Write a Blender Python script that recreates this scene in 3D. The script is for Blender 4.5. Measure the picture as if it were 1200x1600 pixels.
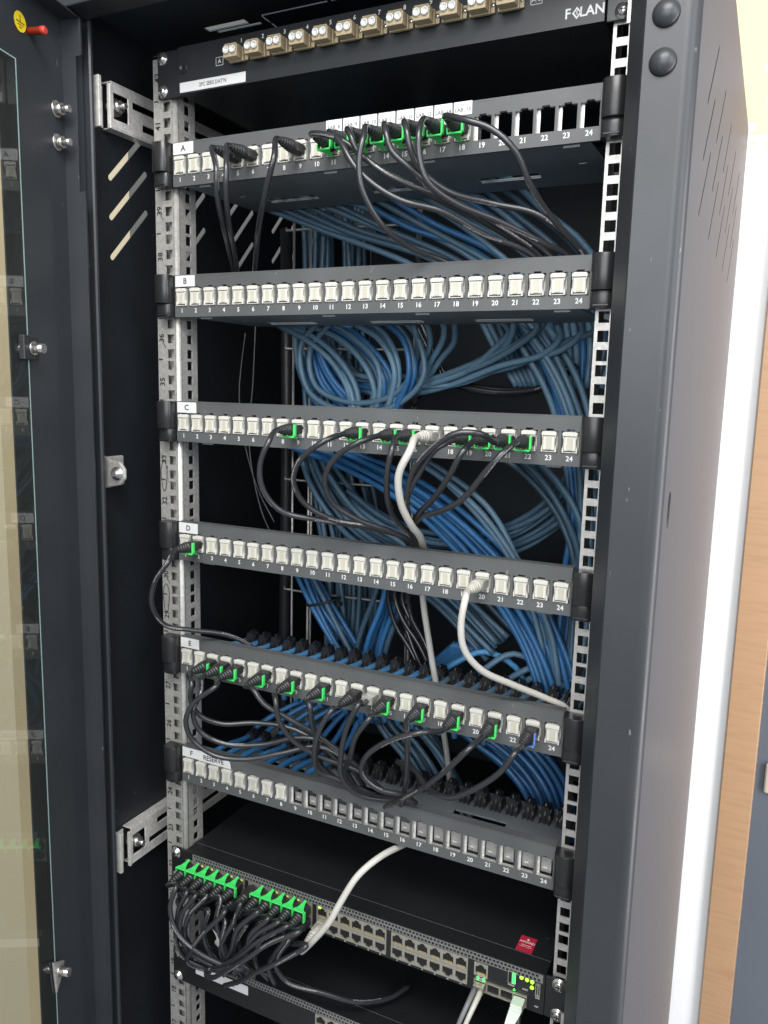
import bpy, bmesh, math, random
from mathutils import Vector, Matrix
for _o in list(bpy.data.objects): bpy.data.objects.remove(_o)
SC = bpy.context.scene
COL = SC.collection
S = 0.001                       # every length below is in millimetres
U = 44.45                       # one rack unit
PITCH = 18.4

# ---------------------------------------------------------------- camera
cam_d = bpy.data.cameras.new('camera'); cam = bpy.data.objects.new('camera', cam_d); COL.objects.link(cam)
cam.location = (367.1*S, -688.6*S, -225.5*S)
cam.rotation_euler = (1.4160304, -0.0244793, 0.4538287)
cam_d.sensor_fit = 'VERTICAL'; cam_d.sensor_height = 24; cam_d.lens = 1238.95/1600*24
cam_d.clip_start = 0.01; cam_d.clip_end = 50
SC.camera = cam

# ---------------------------------------------------------------- light
world = bpy.data.worlds.new('World'); SC.world = world; world.use_nodes = True
wn = world.node_tree; wn.nodes.clear()
_o = wn.nodes.new('ShaderNodeOutputWorld'); _b = wn.nodes.new('ShaderNodeBackground')
_b.inputs['Color'].default_value = (0.86, 0.93, 1.0, 1); _b.inputs['Strength'].default_value = 0.40
wn.links.new(_b.outputs[0], _o.inputs[0])
def area(name, loc, target, size, sizey, power, color):
    l = bpy.data.lights.new(name, 'AREA'); l.shape = 'RECTANGLE'; l.size = size; l.size_y = sizey
    l.energy = power; l.color = color
    o = bpy.data.objects.new(name, l); COL.objects.link(o); o.location = loc
    d = Vector(target)-Vector(loc); o.rotation_euler = d.to_track_quat('-Z', 'Y').to_euler()
    return o
area('ceiling_lamp', (0.45, -1.15, 1.0), (0.0, 0.0, -0.25), 1.2, 0.6, 34, (1.0, 0.98, 0.95))
area('front_fill', (0.45, -2.2, 0.35), (0.0, 0.2, -0.2), 1.8, 1.2, 34, (0.93, 0.97, 1.0))  # unseen fill added in front to brighten the cabinet interior
area('side_light', (2.0, -0.9, 0.4), (0.2, 0.1, -0.3), 1.2, 1.4, 22, (0.93, 0.96, 1.0))  # broad area light from the right
area('wall_fill', (1.3, 0.15, -0.6), (0.33, 0.76, -0.8), 0.4, 1.6, 19, (1.0, 0.98, 0.98))  # out-of-view fill added to brighten the white wall strip
SC.view_settings.view_transform = 'Standard'; SC.view_settings.look = 'None'
SC.view_settings.exposure = 0.2; SC.view_settings.gamma = 1.0; SC.view_settings.use_curve_mapping = False
SC.render.engine = 'CYCLES'; SC.cycles.use_denoising = True; SC.cycles.max_bounces = 8
SC.cycles.caustics_reflective = False; SC.cycles.caustics_refractive = False

# ---------------------------------------------------------------- materials
def mat(name, col, rough=0.5, metal=0.0, spec=0.5, noise=0.0, nscale=40, bump=0.0, bscale=600, rvar=0.0, speck=0.0, emit=0.0, ecol=None):
    m = bpy.data.materials.new(name); m.use_nodes = True
    nt = m.node_tree; p = nt.nodes['Principled BSDF']
    p.inputs['Base Color'].default_value = (*col, 1); p.inputs['Roughness'].default_value = rough
    p.inputs['Metallic'].default_value = metal; p.inputs['Specular IOR Level'].default_value = spec
    tc = nt.nodes.new('ShaderNodeTexCoord')
    out = None
    if noise:
        n = nt.nodes.new('ShaderNodeTexNoise'); n.inputs['Scale'].default_value = nscale; n.inputs['Detail'].default_value = 6
        nt.links.new(tc.outputs['Object'], n.inputs['Vector'])
        r = nt.nodes.new('ShaderNodeMapRange'); r.inputs[3].default_value = 1-noise; r.inputs[4].default_value = 1+noise
        r.inputs[1].default_value = 0.3; r.inputs[2].default_value = 0.7
        nt.links.new(n.outputs[0], r.inputs[0])
        mx = nt.nodes.new('ShaderNodeMix'); mx.data_type = 'RGBA'; mx.blend_type = 'MULTIPLY'; mx.inputs[0].default_value = 1
        mx.inputs[6].default_value = (*col, 1)
        cb = nt.nodes.new('ShaderNodeCombineColor')
        for i in range(3): nt.links.new(r.outputs[0], cb.inputs[i])
        nt.links.new(cb.outputs[0], mx.inputs[7]); out = mx.outputs[2]
    if speck:                                   # small pale scuffs and dust
        v = nt.nodes.new('ShaderNodeTexNoise'); v.inputs['Scale'].default_value = 210; v.inputs['Detail'].default_value = 2
        mp = nt.nodes.new('ShaderNodeMapping'); mp.inputs['Scale'].default_value = (1, 1, 0.35); mp.inputs['Rotation'].default_value = (0.3, 0.5, 0)
        nt.links.new(tc.outputs['Object'], mp.inputs['Vector']); nt.links.new(mp.outputs[0], v.inputs['Vector'])
        r2 = nt.nodes.new('ShaderNodeMapRange'); r2.inputs[1].default_value = 0.745; r2.inputs[2].default_value = 0.80; r2.inputs[4].default_value = speck
        nt.links.new(v.outputs[0], r2.inputs[0])
        m2 = nt.nodes.new('ShaderNodeMix'); m2.data_type = 'RGBA'; m2.inputs[6].default_value = (*col, 1); m2.inputs[7].default_value = (0.5, 0.5, 0.5, 1)
        if out: nt.links.new(out, m2.inputs[6])
        nt.links.new(r2.outputs[0], m2.inputs[0]); out = m2.outputs[2]
    if out: nt.links.new(out, p.inputs['Base Color'])
    if rvar:
        n = nt.nodes.new('ShaderNodeTexNoise'); n.inputs['Scale'].default_value = 14; n.inputs['Detail'].default_value = 5
        nt.links.new(tc.outputs['Object'], n.inputs['Vector'])
        r = nt.nodes.new('ShaderNodeMapRange'); r.inputs[1].default_value = 0.3; r.inputs[2].default_value = 0.7
        r.inputs[3].default_value = rough-rvar; r.inputs[4].default_value = rough+rvar
        nt.links.new(n.outputs[0], r.inputs[0]); nt.links.new(r.outputs[0], p.inputs['Roughness'])
    if bump:
        n = nt.nodes.new('ShaderNodeTexNoise'); n.inputs['Scale'].default_value = bscale; n.inputs['Detail'].default_value = 3
        nt.links.new(tc.outputs['Object'], n.inputs['Vector'])
        b = nt.nodes.new('ShaderNodeBump'); b.inputs['Strength'].default_value = bump; b.inputs['Distance'].default_value = 0.0004
        nt.links.new(n.outputs[0], b.inputs['Height']); nt.links.new(b.outputs[0], p.inputs['Normal'])
    if emit:
        p.inputs['Emission Color'].default_value = (*(ecol or col), 1); p.inputs['Emission Strength'].default_value = emit
    return m

def galvanised(name, base=0.55):
    m = bpy.data.materials.new(name); m.use_nodes = True; nt = m.node_tree; p = nt.nodes['Principled BSDF']
    tc = nt.nodes.new('ShaderNodeTexCoord')
    v = nt.nodes.new('ShaderNodeTexVoronoi'); v.inputs['Scale'].default_value = 330
    nt.links.new(tc.outputs['Object'], v.inputs['Vector'])
    n = nt.nodes.new('ShaderNodeTexNoise'); n.inputs['Scale'].default_value = 120; n.inputs['Detail'].default_value = 5
    nt.links.new(tc.outputs['Object'], n.inputs['Vector'])
    sep = nt.nodes.new('ShaderNodeSeparateColor'); nt.links.new(v.outputs['Color'], sep.inputs[0])
    ad = nt.nodes.new('ShaderNodeMath'); ad.operation = 'ADD'; nt.links.new(sep.outputs[0], ad.inputs[0]); nt.links.new(n.outputs[0], ad.inputs[1])
    r = nt.nodes.new('ShaderNodeMapRange'); r.inputs[1].default_value = 0.4; r.inputs[2].default_value = 1.6
    r.inputs[3].default_value = base*0.86; r.inputs[4].default_value = base*1.12
    nt.links.new(ad.outputs[0], r.inputs[0])
    cb = nt.nodes.new('ShaderNodeCombineColor')
    for i in range(3): nt.links.new(r.outputs[0], cb.inputs[i])
    tm = nt.nodes.new('ShaderNodeMix'); tm.data_type = 'RGBA'; tm.blend_type = 'MULTIPLY'; tm.inputs[0].default_value = 1; tm.inputs[7].default_value = (1.0, 0.965, 0.91, 1)
    nt.links.new(cb.outputs[0], tm.inputs[6]); nt.links.new(tm.outputs[2], p.inputs['Base Color'])
    r2 = nt.nodes.new('ShaderNodeMapRange'); r2.inputs[3].default_value = 0.36; r2.inputs[4].default_value = 0.48
    nt.links.new(sep.outputs[1], r2.inputs[0]); nt.links.new(r2.outputs[0], p.inputs['Roughness'])
    p.inputs['Metallic'].default_value = 0.5
    return m

def cable_mat(name, col, rough, print_col=None, var=0.12):
    """cable jacket: faint mottling, and a broken line of tiny printed characters along one side (UV: x = mm along, y = turn)"""
    m = bpy.data.materials.new(name); m.use_nodes = True; nt = m.node_tree; p = nt.nodes['Principled BSDF']
    p.inputs['Roughness'].default_value = rough; p.inputs['Specular IOR Level'].default_value = 0.6
    oi = nt.nodes.new('ShaderNodeObjectInfo')
    r = nt.nodes.new('ShaderNodeMapRange'); r.inputs[3].default_value = 1-var; r.inputs[4].default_value = 1+var
    nt.links.new(oi.outputs['Random'], r.inputs[0])
    mx = nt.nodes.new('ShaderNodeMix'); mx.data_type = 'RGBA'; mx.blend_type = 'MULTIPLY'; mx.inputs[0].default_value = 1
    mx.inputs[6].default_value = (*col, 1)
    cb = nt.nodes.new('ShaderNodeCombineColor')
    for i in range(3): nt.links.new(r.outputs[0], cb.inputs[i])
    nt.links.new(cb.outputs[0], mx.inputs[7]); out = mx.outputs[2]
    if print_col:
        uv = nt.nodes.new('ShaderNodeUVMap'); uv.uv_map = 'UVMap'
        sp = nt.nodes.new('ShaderNodeSeparateXYZ'); nt.links.new(uv.outputs[0], sp.inputs[0])
        def math_(op, a, b):
            k = nt.nodes.new('ShaderNodeMath'); k.operation = op
            for i, x in enumerate((a, b)):
                if isinstance(x, (int, float)): k.inputs[i].default_value = x
                elif x is not None: nt.links.new(x, k.inputs[i])
            return k.outputs[0]
        off = math_('MULTIPLY', oi.outputs['Random'], 97.0)
        xx = math_('ADD', sp.outputs[0], off)
        vv = math_('FRACT', math_('ADD', math_('ADD', sp.outputs[1], math_('MULTIPLY', sp.outputs[0], 0.0022)), math_('MULTIPLY', oi.outputs['Random'], 7.3)), None)
        band = math_('LESS_THAN', math_('ABSOLUTE', math_('SUBTRACT', vv, 0.5), None), 0.042)
        nz = nt.nodes.new('ShaderNodeTexNoise'); nz.noise_dimensions = '2D'; nz.inputs['Scale'].default_value = 1.0; nz.inputs['Detail'].default_value = 1
        cv = nt.nodes.new('ShaderNodeCombineXYZ'); nt.links.new(math_('MULTIPLY', xx, 1.1), cv.inputs[0]); nt.links.new(math_('MULTIPLY', sp.outputs[1], 30.0), cv.inputs[1])
        nt.links.new(cv.outputs[0], nz.inputs['Vector'])
        ch = math_('GREATER_THAN', nz.outputs[0], 0.52)
        gate = math_('LESS_THAN', math_('FRACT', math_('MULTIPLY', xx, 0.0125), None), 0.45)
        f = math_('MULTIPLY', math_('MULTIPLY', band, ch), gate)
        m3 = nt.nodes.new('ShaderNodeMix'); m3.data_type = 'RGBA'; m3.inputs[7].default_value = (*print_col, 1)
        nt.links.new(out, m3.inputs[6]); nt.links.new(math_('MULTIPLY', f, 0.55), m3.inputs[0]); out = m3.outputs[2]
    nt.links.new(out, p.inputs['Base Color'])
    return m

M = {}
M['black'] = mat('black powder coat', (0.034, 0.043, 0.054), 0.42, spec=0.45, bump=0.25, bscale=900, rvar=0.05, speck=0.12, noise=0.1, nscale=8)
M['frame'] = mat('charcoal powder coat', (0.030, 0.032, 0.036), 0.38, spec=0.5, bump=0.08, bscale=900, rvar=0.05, speck=0.25, noise=0.08, nscale=9)
M['doorpaint'] = mat('door powder coat', (0.033, 0.037, 0.043), 0.40, spec=0.5, bump=0.08, bscale=900, rvar=0.05, speck=0.25, noise=0.10, nscale=9)
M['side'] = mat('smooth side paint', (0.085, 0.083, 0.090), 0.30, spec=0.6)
M['inner'] = mat('shaded inner side black', (0.012, 0.014, 0.017), 0.45, spec=0.4, bump=0.1, bscale=900, rvar=0.05, speck=0.12, noise=0.1, nscale=8)  # cabinet black with shade put into its colour for the left panel
M['tray'] = mat('tray grey with bounce', (0.18, 0.20, 0.215), 0.5, bump=0.15, bscale=800, speck=0.2, noise=0.12, nscale=18)  # panel grey with light bounced off the blue cables put into the base
M['panel'] = mat('panel grey paint', (0.088, 0.091, 0.092), 0.5, bump=0.15, bscale=800, speck=0.3, noise=0.12, nscale=18, rvar=0.06)
M['plastic'] = mat('black bracket plastic', (0.020, 0.020, 0.021), 0.28, rvar=0.05, noise=0.1)
M['dark'] = mat('switch black', (0.010, 0.011, 0.012), 0.45, noise=0.1, speck=0.1)
M['fibreface'] = mat('fibre tray black', (0.022, 0.024, 0.026), 0.33, noise=0.08, rvar=0.04)
M['zinc'] = galvanised('galvanised steel', 0.50)
M['zinclit'] = galvanised('lit galvanised steel', 0.85)  # base lifted to carry reflected light on the depth brackets
M['zincdark'] = galvanised('darker galvanised steel', 0.42)  # darker base than the plain galvanised steel
M['chrome'] = mat('bright screw metal', (0.62, 0.60, 0.57), 0.24, metal=0.9)
M['jack'] = mat('ivory jack plastic', (0.60, 0.585, 0.53), 0.38, noise=0.03)
M['shutter'] = mat('cream shutter plastic', (0.50, 0.47, 0.385), 0.3, noise=0.04)
M['label'] = mat('white label tape', (0.66, 0.66, 0.65), 0.55, noise=0.03)
M['ink'] = mat('black ink', (0.02, 0.02, 0.022), 0.6)
M['inkfade'] = mat('grey printed ink', (0.11, 0.11, 0.11), 0.6)
M['print'] = mat('white screen print', (0.66, 0.67, 0.66), 0.55)
M['rubber'] = mat('black rubber boot', (0.026, 0.026, 0.028), 0.40)
M['green'] = mat('green clip plastic', (0.06, 0.70, 0.14), 0.4)
M['bluec'] = mat('blue clip plastic', (0.10, 0.22, 0.55), 0.4)
M['clear'] = mat('clear plug plastic', (0.45, 0.44, 0.40), 0.12, metal=0.35)
M['cable'] = cable_mat('black cable jacket', (0.024, 0.025, 0.028), 0.26, (0.6, 0.55, 0.55))
M['wcable'] = cable_mat('white cable jacket', (0.52, 0.50, 0.455), 0.42)
M['bootwhite'] = mat('ivory boot', (0.50, 0.475, 0.42), 0.45, noise=0.05)
M['blue0'] = cable_mat('slate and shaded blue jacket', (0.075, 0.145, 0.215), 0.42, None, 0.22)  # slate tone, also darkened for the upright bundle standing in shade
M['blue1'] = cable_mat('steel blue jacket', (0.135, 0.245, 0.345), 0.42, None, 0.2)
M['blue2'] = cable_mat('bright blue jacket', (0.038, 0.17, 0.39), 0.4, None, 0.25)
M['blue4'] = cable_mat('deep blue jacket', (0.028, 0.115, 0.27), 0.4, None, 0.25)
M['blue3'] = cable_mat('light blue jacket', (0.10, 0.34, 0.66), 0.4, None, 0.15)
M['tan'] = mat('tan adapter plastic', (0.43, 0.34, 0.21), 0.42, noise=0.05)
M['cap'] = mat('translucent white cap', (0.72, 0.72, 0.70), 0.35)
M['portmetal'] = mat('port shield metal', (0.55, 0.51, 0.43), 0.32, metal=0.75, noise=0.15, nscale=300)
M['hole'] = mat('port cavity', (0.006, 0.006, 0.007), 0.5)
M['gold'] = mat('port contacts', (0.55, 0.42, 0.18), 0.3, metal=0.8)
M['led'] = mat('lit green led', (0.3, 0.9, 0.05), 0.4, emit=2.6, ecol=(0.30, 1.0, 0.03))
M['led2'] = mat('lit seven segment', (0.05, 0.8, 0.1), 0.4, emit=2.2, ecol=(0.03, 1.0, 0.09))
M['leddim'] = mat('dim amber led', (0.45, 0.5, 0.08), 0.4, emit=0.35, ecol=(0.7, 0.8, 0.05))
M['red'] = mat('red sticker', (0.42, 0.02, 0.045), 0.4)
M['redplug'] = mat('red cap plastic', (0.60, 0.06, 0.04), 0.35)
M['yellow'] = mat('yellow sticker', (0.85, 0.66, 0.02), 0.45)
M['teal'] = mat('aqua fibre jacket', (0.15, 0.55, 0.52), 0.4)
M['greycord'] = mat('grey duplex boot', (0.16, 0.16, 0.17), 0.45)
M['pale'] = mat('pale pull tab plastic', (0.62, 0.68, 0.60), 0.4)

def wall_material():
    m = bpy.data.materials.new('painted plaster'); m.use_nodes = True; nt = m.node_tree; p = nt.nodes['Principled BSDF']
    p.inputs['Roughness'].default_value = 0.75
    tc = nt.nodes.new('ShaderNodeTexCoord'); sp = nt.nodes.new('ShaderNodeSeparateXYZ'); nt.links.new(tc.outputs['Object'], sp.inputs[0])
    n = nt.nodes.new('ShaderNodeTexNoise'); n.inputs['Scale'].default_value = 11; n.inputs['Detail'].default_value = 2.5
    nt.links.new(tc.outputs['Object'], n.inputs['Vector'])
    n2 = nt.nodes.new('ShaderNodeTexNoise'); n2.inputs['Scale'].default_value = 90; n2.inputs['Detail'].default_value = 4
    nt.links.new(tc.outputs['Object'], n2.inputs['Vector'])
    def math_(op, a, b):
        k = nt.nodes.new('ShaderNodeMath'); k.operation = op
        for i, x in enumerate((a, b)):
            if isinstance(x, (int, float)): k.inputs[i].default_value = x
            else: nt.links.new(x, k.inputs[i])
        return k.outputs[0]
    edge = math_('ADD', sp.outputs[2], math_('MULTIPLY', math_('SUBTRACT', n2.outputs[0], 0.5), 0.006))
    hi = math_('GREATER_THAN', edge, 0.190)
    flake = math_('MULTIPLY', math_('GREATER_THAN', edge, 0.170), math_('MULTIPLY', math_('LESS_THAN', edge, 0.181), math_('GREATER_THAN', n2.outputs[0], 0.52)))
    patch = math_('LESS_THAN', n.outputs[0], 0.56)
    f = math_('MAXIMUM', math_('MULTIPLY', hi, patch), flake)
    right = math_('GREATER_THAN', sp.outputs[0], -0.2)
    mx = nt.nodes.new('ShaderNodeMix'); mx.data_type = 'RGBA'; mx.inputs[6].default_value = (0.80, 0.80, 0.80, 1); mx.inputs[7].default_value = (0.66, 0.55, 0.36, 1)
    nt.links.new(math_('MULTIPLY', f, right), mx.inputs[0])
    m2 = nt.nodes.new('ShaderNodeMix'); m2.data_type = 'RGBA'; m2.inputs[6].default_value = (0.68, 0.59, 0.42, 1)
    nt.links.new(right, m2.inputs[0]); nt.links.new(mx.outputs[2], m2.inputs[7])
    nt.links.new(m2.outputs[2], p.inputs['Base Color'])
    b = nt.nodes.new('ShaderNodeBump'); b.inputs['Strength'].default_value = 0.2; b.inputs['Distance'].default_value = 0.002
    nt.links.new(n2.outputs[0], b.inputs['Height']); nt.links.new(b.outputs[0], p.inputs['Normal'])
    return m
M['wall'] = wall_material()
def wood_material():
    m = bpy.data.materials.new('beech laminate'); m.use_nodes = True; nt = m.node_tree; p = nt.nodes['Principled BSDF']
    p.inputs['Roughness'].default_value = 0.45
    tc = nt.nodes.new('ShaderNodeTexCoord'); mp = nt.nodes.new('ShaderNodeMapping'); mp.inputs['Scale'].default_value = (60, 60, 260)
    mp.inputs['Scale'].default_value = (14, 14, 160)
    nt.links.new(tc.outputs['Object'], mp.inputs['Vector'])
    n = nt.nodes.new('ShaderNodeTexNoise'); n.inputs['Scale'].default_value = 1.0; n.inputs['Detail'].default_value = 5; nt.links.new(mp.outputs[0], n.inputs['Vector'])
    r = nt.nodes.new('ShaderNodeValToRGB'); e = r.color_ramp.elements
    e[0].position = 0.28; e[0].color = (0.34, 0.20, 0.11, 1); e[1].position = 0.55; e[1].color = (0.39, 0.235, 0.13, 1)
    nt.links.new(n.outputs[0], r.inputs[0]); nt.links.new(r.outputs[0], p.inputs['Base Color'])
    return m
M['wood'] = wood_material()
M['grille'] = mat('grille steel', (0.22, 0.22, 0.215), 0.4, metal=0.3)
M['trim'] = mat('grey board paint', (0.13, 0.13, 0.12), 0.6, noise=0.1, nscale=5)
M['doorleaf'] = mat('slate door paint', (0.095, 0.105, 0.125), 0.35, noise=0.05, nscale=4)
M['plate'] = mat('beige lock plate', (0.42, 0.36, 0.29), 0.4)
def glass_material():
    m = bpy.data.materials.new('door glass'); m.use_nodes = True; nt = m.node_tree; nt.nodes.clear()
    o = nt.nodes.new('ShaderNodeOutputMaterial'); mix = nt.nodes.new('ShaderNodeMixShader')
    g = nt.nodes.new('ShaderNodeBsdfGlossy'); g.inputs['Roughness'].default_value = 0.01; g.inputs['Color'].default_value = (1, 1, 1, 1)
    t = nt.nodes.new('ShaderNodeBsdfTransparent'); t.inputs['Color'].default_value = (0.94, 0.94, 0.90, 1)
    f = nt.nodes.new('ShaderNodeFresnel'); f.inputs['IOR'].default_value = 1.75
    gm = nt.nodes.new('ShaderNodeNewGeometry'); iv = nt.nodes.new('ShaderNodeMath'); iv.operation = 'SUBTRACT'; iv.inputs[0].default_value = 1.0
    nt.links.new(gm.outputs['Backfacing'], iv.inputs[1]); ml = nt.nodes.new('ShaderNodeMath'); ml.operation = 'MULTIPLY'
    nt.links.new(f.outputs[0], ml.inputs[0]); nt.links.new(iv.outputs[0], ml.inputs[1])
    nt.links.new(ml.outputs[0], mix.inputs[0]); nt.links.new(t.outputs[0], mix.inputs[1]); nt.links.new(g.outputs[0], mix.inputs[2]); nt.links.new(mix.outputs[0], o.inputs[0])
    return m
M['glass'] = glass_material()
M['glassedge'] = mat('ground glass edge', (0.30, 0.42, 0.40), 0.25)

# ---------------------------------------------------------------- mesh helpers
_text_cache = {}
def text_shape(s):
    if s not in _text_cache:
        c = bpy.data.curves.new('glyphs', 'FONT'); c.body = s; c.size = 1.0; c.align_x = 'CENTER'; c.align_y = 'CENTER'; c.resolution_u = 2; c.offset = 0.02
        o = bpy.data.objects.new('glyphs', c); COL.objects.link(o)
        dg = bpy.context.evaluated_depsgraph_get(); dg.update()
        me = o.evaluated_get(dg).to_mesh()
        vs = [tuple(v.co) for v in me.vertices]; fs = [tuple(p.vertices) for p in me.polygons]
        o.evaluated_get(dg).to_mesh_clear(); bpy.data.objects.remove(o); bpy.data.curves.remove(c)
        _text_cache[s] = (vs, fs)
    return _text_cache[s]

class MB:
    def __init__(self): self.v = []; self.f = []; self.m = []; self.s = []; self.uv = {}
    def add(self, vs, fs, mi=0, smooth=False):
        b = len(self.v); self.v += [tuple(x) for x in vs]
        for f in fs: self.f.append(tuple(i+b for i in f)); self.m.append(mi); self.s.append(smooth)
        return self
    def box(self, x0, x1, y0, y1, z0, z1, mi=0):
        vs = [(x, y, z) for x in (x0, x1) for y in (y0, y1) for z in (z0, z1)]
        return self.add(vs, [(0,1,3,2), (4,6,7,5), (0,4,5,1), (2,3,7,6), (0,2,6,4), (1,5,7,3)], mi)
    def prism(self, poly, axis, a, b, mi=0, smooth=False):
        """poly: 2-D points in the two other axes (in x,y,z order), extruded along axis from a to b"""
        def p3(p, t):
            l = list(p); l.insert('xyz'.index(axis), t); return tuple(l)
        n = len(poly); vs = [p3(p, a) for p in poly]+[p3(p, b) for p in poly]
        self.add(vs, [tuple(range(n-1, -1, -1)), tuple(range(n, 2*n))], mi)
        base = len(self.v)-2*n
        for i in range(n):
            j = (i+1) % n; self.f.append((base+i, base+j, base+n+j, base+n+i)); self.m.append(mi); self.s.append(smooth)
        return self
    def plate(self, axis, t0, t1, u0, u1, v0, v1, holes, mi=0, wall=None):
        """flat plate, normal along axis from t0 to t1, cut by rectangular holes (u0,u1,v0,v1)"""
        us = sorted(set([u0, u1]+[h[i] for h in holes for i in (0, 1) if u0 < h[i] < u1]))
        vv = sorted(set([v0, v1]+[h[i] for h in holes for i in (2, 3) if v0 < h[i] < v1]))
        nu, nv = len(us)-1, len(vv)-1
        fill = [[True]*nv for _ in range(nu)]
        for h in holes:
            for i in range(nu):
                if us[i] < h[0]-1e-6 or us[i+1] > h[1]+1e-6: continue
                for j in range(nv):
                    if vv[j] >= h[2]-1e-6 and vv[j+1] <= h[3]+1e-6: fill[i][j] = False
        ax = 'xyz'.index(axis)
        def P(u, v, t):
            l = [u, v]; l.insert(ax, t); return tuple(l)
        idx = {}
        b = len(self.v)
        def vid(i, j, k):
            if (i, j, k) not in idx:
                idx[(i, j, k)] = len(self.v); self.v.append(P(us[i], vv[j], (t0, t1)[k]))
            return idx[(i, j, k)]
        def face(q, m_): self.f.append(q); self.m.append(m_); self.s.append(False)
        wm = mi if wall is None else wall
        for i in range(nu):
            for j in range(nv):
                if not fill[i][j]: continue
                face((vid(i,j,0), vid(i+1,j,0), vid(i+1,j+1,0), vid(i,j+1,0)), mi)
                face((vid(i,j,1), vid(i,j+1,1), vid(i+1,j+1,1), vid(i+1,j,1)), mi)
                for (di, dj, a, c) in ((-1,0,(i,j),(i,j+1)), (1,0,(i+1,j),(i+1,j+1)), (0,-1,(i,j),(i+1,j)), (0,1,(i,j+1),(i+1,j+1))):
                    ii, jj = i+di, j+dj
                    outer = not (0 <= ii < nu and 0 <= jj < nv)
                    if outer or not fill[ii][jj]:
                        face((vid(*a,0), vid(*c,0), vid(*c,1), vid(*a,1)), mi if outer else wm)
        return self
    def tube(self, path, r, n=10, mi=0, caps=True, uv=True):
        """swept tube; r a number or a list"""
        P = [Vector(p) for p in path]; N = len(P)
        R = r if isinstance(r, (list, tuple)) else [r]*N
        T = [(P[min(i+1, N-1)]-P[max(i-1, 0)]).normalized() for i in range(N)]
        up = Vector((0, 0, 1)) if abs(T[0].z) < 0.9 else Vector((1, 0, 0))
        nrm = (up - T[0]*up.dot(T[0])).normalized()
        b = len(self.v); L = 0; Ls = []
        for i in range(N):
            if i: L += (P[i]-P[i-1]).length
            Ls.append(L)
            nrm = (nrm - T[i]*nrm.dot(T[i])).normalized(); bn = T[i].cross(nrm)
            for k in range(n):
                a = 2*math.pi*k/n; self.v.append(tuple(P[i]+(nrm*math.cos(a)+bn*math.sin(a))*R[i]))
        for i in range(N-1):
            for k in range(n):
                k2 = (k+1) % n
                fi = len(self.f)
                self.f.append((b+i*n+k, b+i*n+k2, b+(i+1)*n+k2, b+(i+1)*n+k)); self.m.append(mi); self.s.append(True)
                if uv: self.uv[fi] = ((Ls[i], k/n), (Ls[i], (k+1)/n), (Ls[i+1], (k+1)/n), (Ls[i+1], k/n))
        if caps:
            self.f.append(tuple(b+k for k in range(n-1, -1, -1))); self.m.append(mi); self.s.append(False)
            self.f.append(tuple(b+(N-1)*n+k for k in range(n))); self.m.append(mi); self.s.append(False)
        return self
    def cyl(self, p0, p1, r, n=16, mi=0, r1=None):
        return self.tube([p0, p1], [r, r if r1 is None else r1], n, mi, True, False)
    def lathe(self, o, d, prof, n=16, mi=0):
        """prof: (distance along d, radius)"""
        o = Vector(o); d = Vector(d).normalized(); a = Vector((0,0,1)) if abs(d.z) < .9 else Vector((1,0,0))
        u = (a-d*a.dot(d)).normalized(); w = d.cross(u); b = len(self.v)
        for t, r in prof:
            for k in range(n):
                an = 2*math.pi*k/n; self.v.append(tuple(o+d*t+(u*math.cos(an)+w*math.sin(an))*max(r, 0.01)))
        for i in range(len(prof)-1):
            for k in range(n):
                k2 = (k+1) % n; self.f.append((b+i*n+k, b+i*n+k2, b+(i+1)*n+k2, b+(i+1)*n+k)); self.m.append(mi); self.s.append(True)
        self.f.append(tuple(b+k for k in range(n-1, -1, -1))); self.m.append(mi); self.s.append(False)
        e = b+(len(prof)-1)*n
        self.f.append(tuple(e+k for k in range(n))); self.m.append(mi); self.s.append(False)
        return self
    def text(self, s, size, o, u=(1,0,0), v=(0,0,1), mi=1, sx=1.0):
        vs, fs = text_shape(s); o = Vector(o); u = Vector(u); v = Vector(v)
        return self.add([o+u*(x*size*sx)+v*(y*size) for x, y, _ in vs], fs, mi)
    def build(self, name, mats, parent=None, loc=(0,0,0), bevel=0, segs=2):
        me = bpy.data.meshes.new(name)
        me.from_pydata([(x*S, y*S, z*S) for x, y, z in self.v], [], self.f)
        if isinstance(mats, str): mats = [mats]
        for k in mats: me.materials.append(M[k])
        me.polygons.foreach_set('material_index', self.m); me.polygons.foreach_set('use_smooth', self.s)
        if self.uv:
            lay = me.uv_layers.new(name='UVMap')
            for fi, q in self.uv.items():
                for li, c in zip(me.polygons[fi].loop_indices, q): lay.data[li].uv = c
        bm = bmesh.new(); bm.from_mesh(me); bmesh.ops.recalc_face_normals(bm, faces=[f for f in bm.faces]); bm.to_mesh(me); bm.free()
        me.update()
        o = bpy.data.objects.new(name, me); COL.objects.link(o)
        o.location = Vector(loc)*S - worldloc(parent)      # vertices are given in world millimetres
        if parent: o.parent = parent
        if bevel:
            md = o.modifiers.new('edge', 'BEVEL'); md.width = bevel*S; md.segments = segs; md.limit_method = 'ANGLE'; md.angle_limit = math.radians(40)
        return o

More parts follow.
